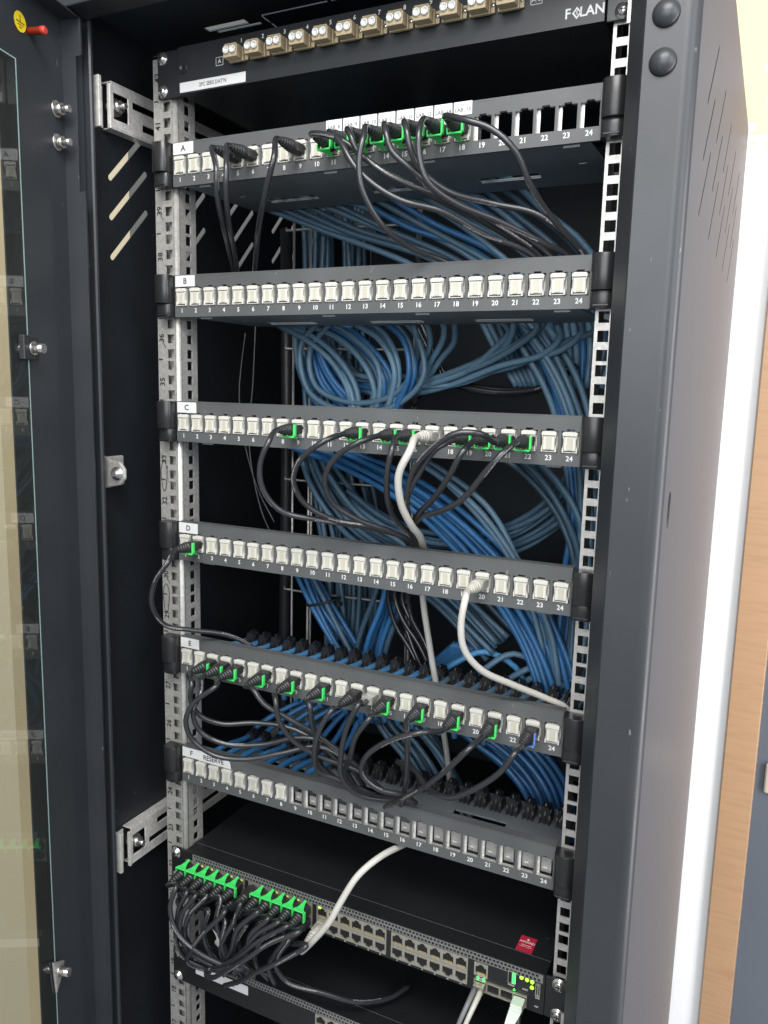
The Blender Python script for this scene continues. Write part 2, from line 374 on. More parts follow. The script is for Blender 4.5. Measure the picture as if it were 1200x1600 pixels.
def worldloc(o):
    v = Vector((0, 0, 0))
    while o is not None: v = v + o.location; o = o.parent
    return v
def tag(o, label, cat, group=None, kind=None):
    o['label'] = label; o['category'] = cat
    if group: o['group'] = group
    if kind: o['kind'] = kind
    return o
def thing(name, label, cat, loc=(0,0,0), group=None):
    o = bpy.data.objects.new(name, None); COL.objects.link(o); o.location = Vector(loc)*S; o.empty_display_size = 0.01
    return tag(o, label, cat, group)
def dup(src, parent=None, loc=None, deep=True):
    c = src.copy(); COL.objects.link(c); c.parent = parent
    if loc is not None: c.location = Vector(loc)*S
    if deep:
        for ch in list(src.children): dup(ch, c)
    return c
def smooth_path(pts, step=6.0):
    """centripetal-like Catmull-Rom through pts, sampled about every step mm"""
    P = [Vector(p) for p in pts]; P = [P[0]*2-P[1]]+P+[P[-1]*2-P[-2]]; out = []
    for i in range(1, len(P)-2):
        p0, p1, p2, p3 = P[i-1:i+3]
        d0, d1, d2 = max((p1-p0).length, 1)**.5, max((p2-p1).length, 1)**.5, max((p3-p2).length, 1)**.5
        m1 = (p2-p1)+d1*((p1-p0)/d0-(p2-p0)/(d0+d1)); m2 = (p2-p1)+d1*((p3-p2)/d2-(p3-p1)/(d1+d2))
        k = max(2, int((p2-p1).length/step))
        for j in range(k):
            t = j/k; out.append((2*t**3-3*t*t+1)*p1+(t**3-2*t*t+t)*m1+(-2*t**3+3*t*t)*p2+(t**3-t*t)*m2)
    out.append(P[-2]); return out
CORDS = [["A",5,"none","black",[[-117,-62,-27],[-118,-60,-48],[-126,-40,-73],[-148,0,-94],[-159,22,-110],[-162,30,-136]]],["A",6,"none","black",[[-104,-64,-27],[-106,-62,-50],[-118,-42,-73],[-142,0,-95],[-155,22,-111],[-159,30,-143]]],["A",9,"none","black",[[-52,-64,-25],[-65,-58,-52],[-89,-34,-77],[-116,0,-95],[-134,22,-112],[-144,30,-143]]],["A",11,"green","black",[[-3,-54,-9],[17,-52,-18],[29,-50,-28],[51,-44,-44],[78,-30,-56],[112,-10,-69],[155,5,-89],[186,18,-114],[197,25,-135]]],["A",12,"green","black",[[12,-58,-17],[26,-60,-37],[41,-55,-52],[64,-46,-66],[97,-30,-75],[128,-10,-92],[160,8,-104],[186,22,-124]]],["A",13,"green","black",[[20,-54,-12],[24,-52,-22],[41,-44,-37],[68,-34,-51],[97,-18,-66],[127,0,-81],[163,18,-105],[180,25,-129]]],["A",14,"green","black",[[36,-60,-15],[34,-64,-33],[36,-62,-58],[48,-48,-85],[63,-20,-101],[84,5,-109],[109,22,-121]]],["A",15,"green","black",[[55,-58,-12],[61,-58,-29],[78,-50,-45],[94,-36,-60],[120,-16,-73],[150,2,-91],[175,18,-111],[186,25,-134]]],["A",16,"green","black",[[74,-58,-13],[78,-58,-28],[83,-50,-43],[102,-30,-59],[135,-10,-67],[169,0,-75],[190,8,-89],[209,20,-110],[214,25,-135]]],["A",17,"green","black",[[87,-60,-16],[88,-62,-35],[95,-58,-57],[114,-44,-72],[144,-24,-84],[180,-2,-101],[198,14,-111],[206,25,-135]]],["A",18,"green","black",[[122,-56,-11],[146,-52,-20],[164,-46,-36],[174,-34,-59],[183,-18,-76],[196,-2,-92],[210,16,-110],[215,25,-135]]],["C",9,"green","black",[[-59,-60,-277],[-68,-62,-300],[-67,-58,-325],[-54,-46,-346],[-21,-28,-354],[24,-6,-361],[51,14,-372],[54,30,-399]]],["C",13,"green","black",[[2,-60,-274],[-24,-62,-294],[-33,-58,-314],[-28,-46,-336],[-7,-28,-352],[32,-8,-360],[56,14,-374],[57,30,-399]]],["C",15,"green","black",[[38,-60,-273],[14,-62,-289],[1,-58,-310],[3,-46,-333],[21,-28,-350],[45,-6,-362],[61,14,-376],[59,30,-399]]],["C",16,"green","black",[[69,-58,-277],[65,-58,-297],[60,-46,-325],[60,-28,-346],[64,-4,-363],[61,16,-380],[59,30,-399]]],["C",19,"green","black",[[110,-58,-276],[95,-56,-297],[80,-46,-320],[72,-28,-341],[68,0,-364],[61,30,-398]]],["C",20,"green","black",[[135,-60,-277],[124,-56,-296],[102,-40,-322],[80,-24,-341],[66,-2,-362],[57,30,-399]]],["C",21,"green","black",[[151,-60,-261],[132,-68,-261],[113,-68,-273],[91,-60,-295],[79,-46,-323],[71,-18,-351],[63,14,-376],[61,30,-402]]],["C",22,"green","black",[[169,-60,-277],[153,-60,-297],[134,-52,-318],[110,-40,-332],[84,-24,-342],[68,-4,-360],[57,30,-399]]],["C",17,"white","white",[[88,-62,-278],[78,-62,-299],[75,-50,-326],[77,-30,-349],[76,-6,-364],[61,40,-394],[53,60,-439],[59,70,-497],[66,90,-575],[61,140,-679],[57,150,-723],[51,110,-737],[57,20,-701],[48,-20,-696],[35,-40,-708],[21,-50,-736],[10,-54,-760]]],["D",2,"green","black",[[-187,-58,-411],[-204,-60,-435],[-211,-56,-462],[-208,-40,-486],[-189,-18,-495],[-168,6,-502],[-153,22,-512],[-127,40,-535]]],["D",20,"white","white",[[144,-62,-402],[141,-62,-425],[142,-54,-450],[153,-36,-473],[174,-10,-491],[198,14,-507],[217,28,-519],[224,40,-537]]],["E",3,"green","black",[[-159,-56,-538],[-162,-54,-559],[-157,-46,-577],[-138,-34,-587],[-105,-16,-586],[-64,-4,-589],[-21,4,-612],[7,12,-649]]],["E",4,"green","black",[[-142,-62,-543],[-151,-64,-565],[-147,-58,-588],[-125,-46,-602],[-87,-30,-601],[-48,-16,-590],[-16,-4,-597],[15,10,-642]]],["E",5,"green","black",[[-122,-62,-532],[-145,-70,-552],[-154,-72,-572],[-151,-66,-595],[-130,-56,-612],[-98,-44,-614],[-63,-30,-605],[-27,-12,-597],[11,2,-618]]],["E",7,"green","black",[[-81,-56,-529],[-68,-56,-542],[-44,-46,-557],[-18,-28,-578],[15,-6,-613],[38,10,-647]]],["E",9,"green","black",[[-51,-60,-532],[-47,-60,-553],[-36,-50,-577],[-14,-34,-596],[19,-14,-612],[46,8,-644]]],["E",11,"green","black",[[-13,-58,-531],[-12,-54,-552],[-12,-44,-576],[-18,-30,-604],[-3,-14,-628],[32,6,-647]]],["E",13,"none","black",[[14,-62,-530],[2,-62,-551],[-9,-54,-581],[-12,-40,-608],[9,-22,-623],[41,4,-647]]],["E",14,"clear","black",[[43,-62,-518],[31,-62,-544],[23,-58,-575],[21,-52,-601],[31,-40,-621],[52,-20,-632],[71,0,-634]]],["E",15,"green","black",[[55,-62,-529],[40,-60,-551],[28,-48,-579],[13,-30,-613],[26,-12,-637],[62,4,-641]]],["E",17,"green","black",[[91,-56,-541],[89,-50,-563],[83,-36,-590],[73,-18,-621],[59,6,-651]]],["E",19,"green","black",[[108,-64,-531],[79,-66,-544],[52,-62,-568],[44,-54,-591],[55,-42,-609],[75,-24,-619],[78,0,-638]]],["E",21,"green","black",[[153,-62,-537],[133,-58,-562],[106,-46,-592],[76,-28,-620],[41,4,-655]]],["E",23,"blue","black",[[194,-60,-532],[183,-60,-551],[159,-54,-576],[129,-44,-598],[102,-30,-602],[82,-12,-598],[52,8,-603]]]]
SWITCH_CORDS = [[0,1,"green",[[-181,-60,-777],[-185,-66,-798],[-176,-68,-823],[-155,-62,-844],[-124,-50,-860],[-97,-34,-871]]],[1,1,"green",[[-166,-60,-779],[-176,-62,-801],[-183,-56,-835],[-176,-46,-864],[-156,-32,-885],[-132,-16,-899]]],[2,1,"green",[[-152,-62,-777],[-167,-66,-800],[-174,-62,-831],[-169,-50,-862],[-139,-36,-880],[-102,-20,-888]]],[3,1,"green",[[-138,-62,-775],[-160,-64,-802],[-172,-56,-839],[-166,-40,-870],[-150,-16,-897]]],[4,1,"green",[[-120,-60,-772],[-125,-62,-799],[-121,-54,-830],[-118,-44,-860],[-108,-36,-882]]],[5,1,"green",[[-110,-66,-780],[-136,-68,-812],[-160,-60,-846],[-179,-44,-882],[-166,-20,-905]]],[7,1,"green",[[-70,-62,-769],[-94,-64,-795],[-109,-56,-832],[-133,-36,-873],[-155,-10,-913]]],[8,1,"green",[[-57,-62,-772],[-78,-64,-797],[-90,-56,-829],[-116,-42,-861],[-147,-20,-898]]],[9,1,"green",[[-44,-62,-772],[-68,-64,-792],[-92,-58,-825],[-122,-46,-860],[-156,-20,-899]]],[10,1,"green",[[-32,-64,-771],[-64,-66,-797],[-98,-60,-834],[-134,-48,-867],[-175,-20,-900]]],[11,1,"green",[[-17,-66,-771],[-51,-70,-794],[-83,-68,-826],[-116,-60,-858],[-140,-52,-880],[-154,-44,-885],[-144,-30,-877],[-111,-8,-874]]],[6,1,"none",[[-94,-60,-769],[-102,-60,-793],[-103,-52,-822],[-105,-40,-854],[-102,-20,-883]]],[1,0,"none",[[-174,-60,-805],[-183,-60,-834],[-182,-50,-870],[-162,-36,-887],[-137,-10,-905]]],[3,0,"none",[[-137,-60,-793],[-144,-60,-817],[-144,-52,-847],[-135,-42,-871]]],[5,0,"none",[[-114,-60,-797],[-121,-58,-824],[-120,-48,-854],[-110,-40,-875]]],[6,0,"none",[[-102,-60,-793],[-114,-60,-814],[-128,-50,-847],[-123,-40,-876]]],[7,0,"none",[[-87,-60,-792],[-101,-58,-817],[-110,-48,-847],[-97,-40,-866]]],[8,0,"none",[[-63,-60,-791],[-77,-56,-819],[-84,-44,-851],[-73,-38,-867]]],[9,0,"none",[[-38,-60,-790],[-53,-56,-816],[-68,-46,-845],[-66,-36,-872]]],[10,0,"green",[[-33,-60,-790],[-48,-56,-815],[-58,-46,-841],[-47,-40,-859],[-15,-20,-874],[16,5,-892],[40,35,-900],[53,60,-898]]],[11,0,"none",[[-10,-64,-786],[-40,-64,-814],[-77,-56,-847],[-106,-46,-876],[-132,-40,-896]]]]
BUNDLES = {"riser":[20,[[-171,250,24],[-166,252,-72],[-168,250,-154],[-167,250,-256],[-160,248,-324],[-142,245,-392],[-127,240,-479],[-123,235,-567],[-115,225,-672]],[46,46,48,48,46,46,44,44,40],0],"coil_left":[3,[[-158,150,-146],[-165,155,-180],[-154,160,-223],[-127,165,-253],[-98,170,-272]],[5,6,7,8,9],1],"coil_bright":[5,[[-143,158,-146],[-139,156,-184],[-122,158,-222],[-90,162,-252],[-50,170,-281]],[9,9,9,10,12],2],"coil_diagonal":[3,[[-184,140,-151],[-136,140,-170],[-98,142,-198],[-77,145,-232],[-76,150,-274]],[4,6,7,8,9],1],"coil_big":[5,[[-145,146,-147],[-92,146,-170],[-56,148,-206],[-53,152,-239],[-80,160,-271]],[9,10,12,12,12],1],"coil_blue":[3,[[-119,148,-146],[-67,147,-177],[-37,148,-213],[-45,154,-250],[-62,160,-281]],[6,7,8,8,9],2],"coil_right":[3,[[-78,144,-145],[-40,143,-170],[-24,143,-206],[-36,148,-242],[-60,155,-281]],[8,9,9,9,10],1],"coil_outer":[3,[[-46,140,-145],[-14,138,-170],[-2,138,-206],[-16,144,-238],[-40,150,-280]],[7,8,8,8,9],2],"coil_front":[2,[[-111,136,-145],[-142,136,-181],[-132,138,-229],[-83,140,-251],[-23,142,-243],[6,142,-209],[1,140,-170],[-21,138,-145]],[8,9,9,8,9,10,9,8],1],"coil_low":[4,[[-6,168,-214],[-52,170,-220],[-101,172,-214],[-126,176,-191],[-142,180,-152]],[9,11,12,12,12],1],"right_drop":[10,[[93,150,-130],[131,158,-170],[162,165,-223],[180,170,-284],[190,170,-353],[188,170,-424],[188,160,-494],[180,150,-566],[184,150,-626]],[14,18,18,20,20,20,20,20,22],1],"diagonal":[12,[[-212,195,-290],[-102,178,-317],[-12,165,-347],[64,155,-392],[118,152,-440],[159,150,-496],[183,140,-548],[192,140,-605]],[14,16,20,22,24,24,22,22],2],"diagonal_upper":[4,[[-74,150,-281],[9,150,-307],[82,150,-360],[129,150,-420],[162,148,-488],[178,140,-548]],[8,10,12,12,12,12],1],"sweep":[11,[[-179,205,-289],[-151,200,-341],[-100,195,-395],[-38,190,-428],[34,185,-467],[102,180,-522]],[16,24,28,28,26,26],0],"arc_right":[6,[[84,175,-279],[135,170,-306],[175,165,-350],[196,165,-401],[200,160,-463],[200,150,-533]],[14,15,15,15,16,16],0],"arc_low":[8,[[199,195,-284],[180,195,-321],[150,195,-363],[99,195,-396],[27,195,-411],[-53,200,-403],[-120,205,-369]],[16,17,18,18,18,18,18],0],"drop_left":[6,[[-168,190,-465],[-140,185,-503],[-103,180,-548],[-64,170,-589],[-38,165,-633]],[14,18,20,20,20],2],"drop_cross":[6,[[-28,170,-444],[-39,168,-493],[-54,165,-544],[-59,160,-593],[-62,160,-645]],[18,20,20,20,20],2],"lower_left":[12,[[-65,200,-608],[-34,195,-644],[5,190,-676],[39,185,-718],[65,180,-777]],[26,30,30,30,30],0],"lower_right":[16,[[30,185,-601],[87,180,-621],[137,176,-648],[171,170,-685],[186,165,-742]],[28,30,30,28,26],4],"lower_loop":[5,[[-101,215,-647],[-15,215,-656],[64,212,-638],[138,208,-612],[183,200,-568]],[14,14,14,14,14],0],"black_group":[6,[[-7,150,-437],[-17,150,-470],[-7,150,-500],[11,148,-528],[29,140,-562],[36,130,-604]],[14,15,15,15,15,15],3],"black_low":[3,[[15,185,-211],[56,182,-222],[103,180,-226],[146,178,-216],[173,176,-196]],[6,7,7,6,6],3],"black_edge":[2,[[-19,180,-146],[-4,180,-175],[17,180,-204],[24,185,-219]],[5,5,5,5],3]}
FAN = [[[-1,132,-146],[2,138,-159],[-2,148,-177],[-4,158,-199],[-5,164,-215],[-8,168,-223],[-54,176,-232],[-94,184,-221],[-124,190,-198]],[[13,132,-146],[16,138,-160],[11,148,-177],[4,158,-199],[-2,164,-215],[-8,168,-223],[-54,176,-232],[-94,184,-221],[-124,190,-198]],[[30,132,-147],[32,138,-160],[26,148,-177],[13,158,-199],[2,164,-215],[-8,168,-223],[-54,176,-232],[-94,184,-221],[-124,190,-198]],[[46,132,-147],[49,138,-160],[40,148,-177],[23,158,-198],[6,164,-215],[-8,168,-223],[-54,176,-232],[-94,184,-221],[-124,190,-198]],[[104,132,-148],[107,138,-160],[92,148,-177],[57,158,-198],[20,164,-215],[-8,168,-223],[-54,176,-232],[-94,184,-221],[-124,190,-198]],[[113,132,-148],[116,138,-161],[100,148,-177],[62,158,-198],[23,164,-215],[-8,168,-223],[-54,176,-232],[-94,184,-221],[-124,190,-198]],[[135,132,-148],[138,138,-161],[120,148,-177],[76,158,-198],[28,164,-215],[-8,168,-223],[-54,176,-232],[-94,184,-221],[-124,190,-198]],[[145,132,-148],[148,138,-161],[128,148,-177],[81,158,-198],[31,164,-215],[-8,168,-223],[-54,176,-232],[-94,184,-221],[-124,190,-198]],[[163,132,-149],[166,138,-161],[145,148,-177],[93,158,-198],[35,164,-215],[-8,168,-223],[-54,176,-232],[-94,184,-221],[-124,190,-198]],[[184,132,-149],[187,138,-161],[164,148,-177],[105,158,-198],[41,164,-214],[-8,168,-223],[-54,176,-232],[-94,184,-221],[-124,190,-198]],[[194,132,-149],[197,138,-161],[173,148,-177],[112,158,-198],[43,164,-214],[-8,168,-223],[-54,176,-232],[-94,184,-221],[-124,190,-198]]]
# ---------------------------------------------------------------- walls behind the cabinet
w = MB(); w.box(-2600, 760, 780, 860, -3200, 700); w.box(-2600, -1285, 620, 779, -3200, 700)
o = w.build('plaster_wall', 'wall'); tag(o, 'white and beige plaster wall with peeling paint behind the cabinet', 'wall')
bd = MB().box(-985, -470, 745, 779, -900, 700).build('wall_board', 'trim'); tag(bd, 'grey board on the wall, glimpsed through the side slots', 'board')
df = thing('door_frame', 'light brown wooden door frame standing at the right edge on the white wall', 'door frame', (370, 760, -1600))
MB().box(343, 395, 769, 779, -1600, 700).build('frame_board', 'wood', df, bevel=1.5)
rd = thing('room_door', 'slate grey room door right of the wooden frame', 'door', (560, 760, -1600))
MB().box(397, 1100, 773, 779, -1600, 700).build('door_leaf', 'doorleaf', rd)
MB().box(410, 453, 764, 772.5, -905, -850).build('lock_plate', 'plate', rd, bevel=6, segs=4)

# ---------------------------------------------------------------- equipment cabinet
ZB = -1290; ZT = 150
cab = thing('equipment_cabinet', 'tall black steel network cabinet with its glass door swung open', 'cabinet', (0, 270, ZB))
def cut(o, mb):
    c = mb.build('cutter', 'black'); md = o.modifiers.new('cut', 'BOOLEAN'); md.object = c; md.solver = 'EXACT'
    c.location = (0, 0, 0)
    dg = bpy.context.evaluated_depsgraph_get(); dg.update()
    me = bpy.data.meshes.new_from_object(o.evaluated_get(dg)); o.modifiers.clear(); o.data = me
    bpy.data.objects.remove(c)
def slot_poly(y0, z0, ly, lz, r):
    L = math.hypot(ly, lz); dy, dz = ly/L, lz/L; pts = []
    for e, (cy, cz) in enumerate(((y0, z0), (y0+ly, z0+lz))):
        for k in range(7):
            a = math.atan2(dz, dy)+(math.pi/2 if e == 0 else -math.pi/2)+math.pi*k/6
            pts.append((cy+r*math.cos(a), cz+r*math.sin(a)))
    return pts
for side, x0, x1, oy, oz in ((1, 298.6, 300.0, 11, 0), (-1, -300.0, -298.6, -10, -8)):
    mb = MB().box(x0, x1, -70 if side > 0 else -43.5, 610, ZB, ZT)
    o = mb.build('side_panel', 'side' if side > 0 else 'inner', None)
    c = MB()
    for k in range(5):
        for z in (0, -41, -83):
            c.prism(slot_poly(oy+104*k, z+oz, *((54, 57, 3.2) if side < 0 else (57, 60, 2.2))), 'x', x0-3, x1+3)
    if side > 0:
        c.prism(slot_poly(-34, -322, 0.01, 14, 8), 'x', x0-3, x1+3)
        c.prism(slot_poly(575, 128, 0.01, 8, 3), 'x', x0-3, x1+3)
    cut(o, c)
    o.parent = cab; o.location = -cab.location
# right front column with a bevelled inner edge and a rounded outer corner
prof = [(250, -40), (250, -60), (262.6, -79), (264, -80.5)] + [(290+10*math.sin(a), -82+(80.5-70.5)-.0-10*math.cos(a)+1.5) for a in [i*math.pi/48 for i in range(25)]] + [(300, -70.4), (297, -72), (297, -40)]
MB().prism(prof, 'z', ZB, ZT+2, smooth=False).build('front_post', 'frame', cab)
cp = [(0, 9.2), (1.0, 9.4), (3.0, 8.6), (5.2, 6.6), (6.6, 3.8), (7.1, 1.0), (7.15, 0.05)]
for z in (31.5, 0.5, -900):
    MB().lathe((277.5, -80, z), (0, -1, 0), cp, 28).build('dome_cap', 'frame', cab)
prof = [(-300, -48), (-286.5, -48), (-285, -46.5), (-285, -44), (-300, -44)]
MB().prism(prof, 'z', ZB, ZT).build('front_post', 'doorpaint', cab)
b = MB(); b.box(-300, -294, -66, -48.5, ZB, ZT); b.build('hinge_strip', 'doorpaint', cab, bevel=1)
MB().box(-296, 255, -80, -50, 131, 152).build('top_beam', 'frame', cab, bevel=1.2)
MB().plate('z', 148.5, 150, -298, 298, -49, 609, [(-140, -62, 42.5, 45), (-58, 60, 42.5, 45), (-141.5, -139.5, 45, 60), (-141.5, -139.5, 63, 76), (-214, -162, 44, 54), (-206, -150, 56, 60)]).build('roof_panel', 'black', cab)
MB().box(-298, 298, 609, 611, ZB, ZT).build('back_panel', 'black', cab)
MB().box(-298, 298, -40, 609, ZB, ZB+3).build('base_panel', 'black', cab)
# 19 inch rails
HZ = [k*U+d for k in range(-28, 3) for d in (-15.875, 0, 15.875)]
HZ = [z for z in HZ if ZB+20 < z < 104]
def rail(sx, name='mounting_rail'):
    m_ = MB()
    if sx > 0:
        m_.plate('y', 5, 6.6, 225, 250, ZB+6, 108, [(227.9, 237.1, z-4.75, z+4.75) for z in HZ]); m_.box(225, 226.4, 6.7, 36, ZB+6, 108); m_.box(248.6, 250, 6.7, 36, ZB+6, 108)
        return m_
    hs = [(sx*232.5-4.75, sx*232.5+4.75, z-4.75, z+4.75) for z in HZ]
    a, b_ = sorted((sx*250, sx*226)); m_.plate('y', 5, 6.6, a, b_, ZB+6, 108, hs)
    ps = [(sx*(226-5*math.sin(t)), 10-5*math.cos(t)) for t in [i*math.pi/10 for i in range(6)]]
    ps += [(sx*(226-3.4*math.sin(t)), 10-3.4*math.cos(t)) for t in [i*math.pi/10 for i in range(5, -1, -1)]]
    m_.prism(ps, 'z', ZB+6, 108, smooth=True)
    a, b_ = sorted((sx*221, sx*222.6)); m_.plate('x', a, b_, 10, 36, ZB+6, 108, [(19, 27.5, z-4.75, z+4.75) for z in HZ])
    m_.box(-247, -237, 14, 15, ZB+6, 108); m_.box(-236, -229, 11, 12, ZB+6, 108)
    a, b_ = sorted((sx*250, sx*248.6)); m_.box(a, b_, 6.7, 36, ZB+6, 108)
    return m_
r1 = rail(-1)
# pencilled unit numbers and ticks on the left rail
for k in range(-28, 3):
    z = k*U
    r1.box(-249, -243.5, 4.75, 4.9, z+22.2-.7, z+22.2+.7, 1)
    if k not in (0, -3, -6, -9, -12, -15):
        r1.text(str(40+k), 9.5, (-244.2, 4.8, z-5+(k % 3)*3), (0, 0, 1), (-1, 0, 0), 1)
        if k in (-4, -7, -1, -10): r1.tube([(-247, 4.7, z+3), (-239, 4.7, z-9)], 0.35, 6, 1)
for zc in (-7.4*U, -10.6*U):
    ring = [(-244.5+4.2*math.cos(t)*(1+.12*math.sin(3*t)), 4.6, zc+17*math.sin(t)) for t in [i*2*math.pi/28 for i in range(30)]]
    r1.tube(ring, 0.4, 5, 1)
r1.build('mounting_rail', ['zinc', 'ink'], cab)
rail(1).build('mounting_rail', ['zinc', 'ink'], cab)
# depth brackets between side panel and rail
def depth_bracket(z, flip):
    s = -1 if flip else 1
    m_ = MB()
    hz = lambda a, b: tuple(sorted((z+s*a, z+s*b)))
    holes = [(-17, 4, *hz(-13, 13)), (11, 58, *hz(5, 12)), (26, 74, *hz(-14, -7)), (90, 150, *hz(5, 12)), (120, 180, *hz(-14, -7))]
    m_.plate('x', -286, -284.4, -20, 600, z-22, z+22, holes)
    m_.box(-298, -284.4, -20, 600, z+22.1, z+23.6); m_.box(-298, -284.4, -20, 600, z-23.6, z-22.1)
    m_.box(-298, -284, -38, -34, z-26, z+24); m_.box(-298, -296.5, -33.9, -20.1, z-22, z+20); m_.box(-287, -283, -24, -21, z-24, z+20)
    o = m_.build('depth_bracket', 'zinclit', cab, bevel=.5)
    bb = MB(); bb.cyl((-298, -9, z+1), (-289, -9, z+1), 9, 20); bb.cyl((-289, -9, z+1), (-282, -9, z+1), 6.5, 6); bb.cyl((-282, -9, z+1), (-275, -9, z+1), 3, 12)
    bb.build('bolt', 'chrome', o)
depth_bracket(61, False); depth_bracket(-781, True)
kb = MB(); kb.prism([(-297, -344), (-272, -338), (-264, -331), (-264, -320), (-271, -312), (-284, -311), (-297, -306)], 'y', -36, -32); kb.box(-297, -293, -31.9, -6, -342, -308)
kb = kb.build('latch_keeper', 'zinc', cab, bevel=2)
MB().lathe((-274, -36, -325), (0.25, -1, 0), [(0, 7.5), (1.5, 7.5), (1.6, 5), (6, 5), (6.2, 2.8), (9, 2.8)], 16).build('bolt', 'chrome', kb)
# toothed steel strips beside the right rail
for z0, z1 in ((60, 100), (-900, -806)):
    t_ = MB(); t_.box(237.5, 241.5, -8, -6, z0, z1)
    n_ = int((z1-z0)/2.6)
    for i in range(n_): t_.box(241.5, 243.6, -8, -6.2, z0+i*2.6, z0+i*2.6+1.5)
    t_.build('toothed_strip', 'zinc', cab)

# ---- glass door, hinged on the left post and standing open
DH = Vector((-292, -80, 0)); DD = Vector((0.2588, -0.9659, 0)); DN = Vector((0.9659, 0.2588, 0))
def door_build(mb, name, mats, parent, **k):
    mb.v = [tuple(DH+DD*x+DN*y+Vector((0, 0, z))) for x, y, z in mb.v]
    return mb.build(name, mats, parent, **k)
d_ = MB().plate('y', -6.5, -5, -13, 575, ZB+10, 126, [(88, 490, ZB+90, 32)])
d_.box(-14.3, -13.1, -30, 9, ZB+10, 126); d_.box(-17, -14.4, -30, 4, ZB+10, 126)
d_.box(-14.3, 575, -30, 15, 126.1, 127.5); d_.box(-13, 575, -30, 15, ZB+8.5, ZB+9.9); d_.box(575, 576.3, -30, 15, ZB+10, 126)
door = door_build(d_, 'door', 'doorpaint', cab)
f_ = MB(); f_.box(-13, -11.8, -4.9, 17, 92, 126); f_.box(-13, -11.8, -4.9, 17, ZB+10, -36); f_.box(-13, -11.8, -4.9, 10, -35.9, 91.9)
f_.box(-11.7, -10.2, 15, 17, 92, 126); f_.box(-11.7, -10.2, 15, 17, ZB+10, -36)
door_build(f_, 'hinge_flange', 'doorpaint', door)
g_ = MB(); g_.box(68.5, 510, -4, -0.2, ZB+70, 60); door_build(g_, 'glass_pane', 'glass', door)
g_ = MB(); g_.box(68.5, 69.7, -0.15, 0.1, ZB+70, 60); g_.box(69.8, 510, -0.15, 0.1, 58.9, 60); door_build(g_, 'glass_rim', 'glassedge', door)
for z in (39, 8):
    m_ = MB(); m_.lathe((1.5, -5, z), (0, 1, 0), [(0, 8.4), (1.6, 8.1), (1.7, 7)], 20); m_.cyl((1.5, -3.2, z), (1.5, 2.2, z), 6.0, 6); m_.cyl((1.5, 2.2, z), (1.5, 10, z), 3.5, 14)
    door_build(m_, 'bolt', 'chrome', door)
for z, k in ((-196, 0), (-857, 1)):
    m_ = MB()
    if k == 0: m_.box(56, 78, -5, 2.5, z-11, z+12)
    else: m_.prism([(72, z-22), (76, z+18), (56, z+6), (60, z-6)], 'y', 0.2, 3)
    c_ = door_build(m_, 'glass_clamp', 'rubber' if k == 0 else 'zincdark', door, bevel=1)
    m_ = MB(); m_.cyl((65, 2.5, z), (65, 4, z), 6.5, 18); m_.cyl((65, 4, z), (65, 14, z), 4.6, 14); door_build(m_, 'bolt', 'chrome', c_)
m_ = MB(); m_.cyl((58, -4.9, 96), (58, -4.7, 96), 9.3, 28, 1); m_.cyl((58, -4.69, 96), (58, -4.5, 96), 8.7, 28, 0)
m_.box(57.6, 58.4, -4.45, -4.3, 96, 102, 1); m_.box(52, 64, -4.45, -4.3, 95.2, 96, 1); m_.box(54, 62, -4.45, -4.3, 92.9, 93.6, 1); m_.box(56, 60, -4.45, -4.3, 90.6, 91.3, 1)
m_.v = [(x-4.5, y, z+1) for x, y, z in m_.v]
door_build(m_, 'earth_sticker', ['yellow', 'ink'], door)
m_ = MB(); m_.lathe((41, -5, 94), (0, 1, 0), [(0, 3.4), (13, 3.4), (13.1, 3.9), (17, 3.7), (18, 2.8)], 14); door_build(m_, 'rubber_plug', 'redplug', door)

# ---------------------------------------------------------------- wire basket tray standing behind the panels
wb = thing('wire_basket_tray', 'upright galvanised wire basket tray behind the patch panels', 'cable tray', (-120, 215, ZB+4))
for x, y in ((-198, 200), (-173, 200), (-188, 232), (-30, 215), (-45, 240)):
    MB().tube([(x, y, ZB+4), (x, y, 60)], 1.7, 8).build('rod', 'zinc', wb)
for z in (-30, -178, -349, -500, -640, -790):
    MB().tube([(-212, 203.5, z+4), (-212, 203.5, z), (-172, 203.5, z), (-100, 212, z), (-28, 219, z)], 1.6, 8).build('crossbar', 'zincdark', wb)
pc = MB().tube([(-235, 240, ZB+4), (-236, 241, -600), (-233, 240, -250), (-235, 238, -20)], 8, 12).build('black_conduit', 'rubber')
tag(pc, 'thick black conduit standing left of the wire basket tray', 'conduit')
th = thing('loose_wires', 'thin grey wires hanging in front of the dark back left of the tray', 'wire', (-230, 160, -330))
MB().tube(smooth_path([(-252, 170, -160), (-262, 175, -200), (-262, 170, -240), (-250, 165, -300), (-225, 160, -360), (-200, 160, -400)]), 0.9, 6).build('wire', 'inkfade', th)
MB().tube(smooth_path([(-222, 150, -150), (-226, 150, -220), (-232, 150, -300), (-215, 150, -380), (-195, 150, -420)]), 0.9, 6).build('wire', 'inkfade', th)

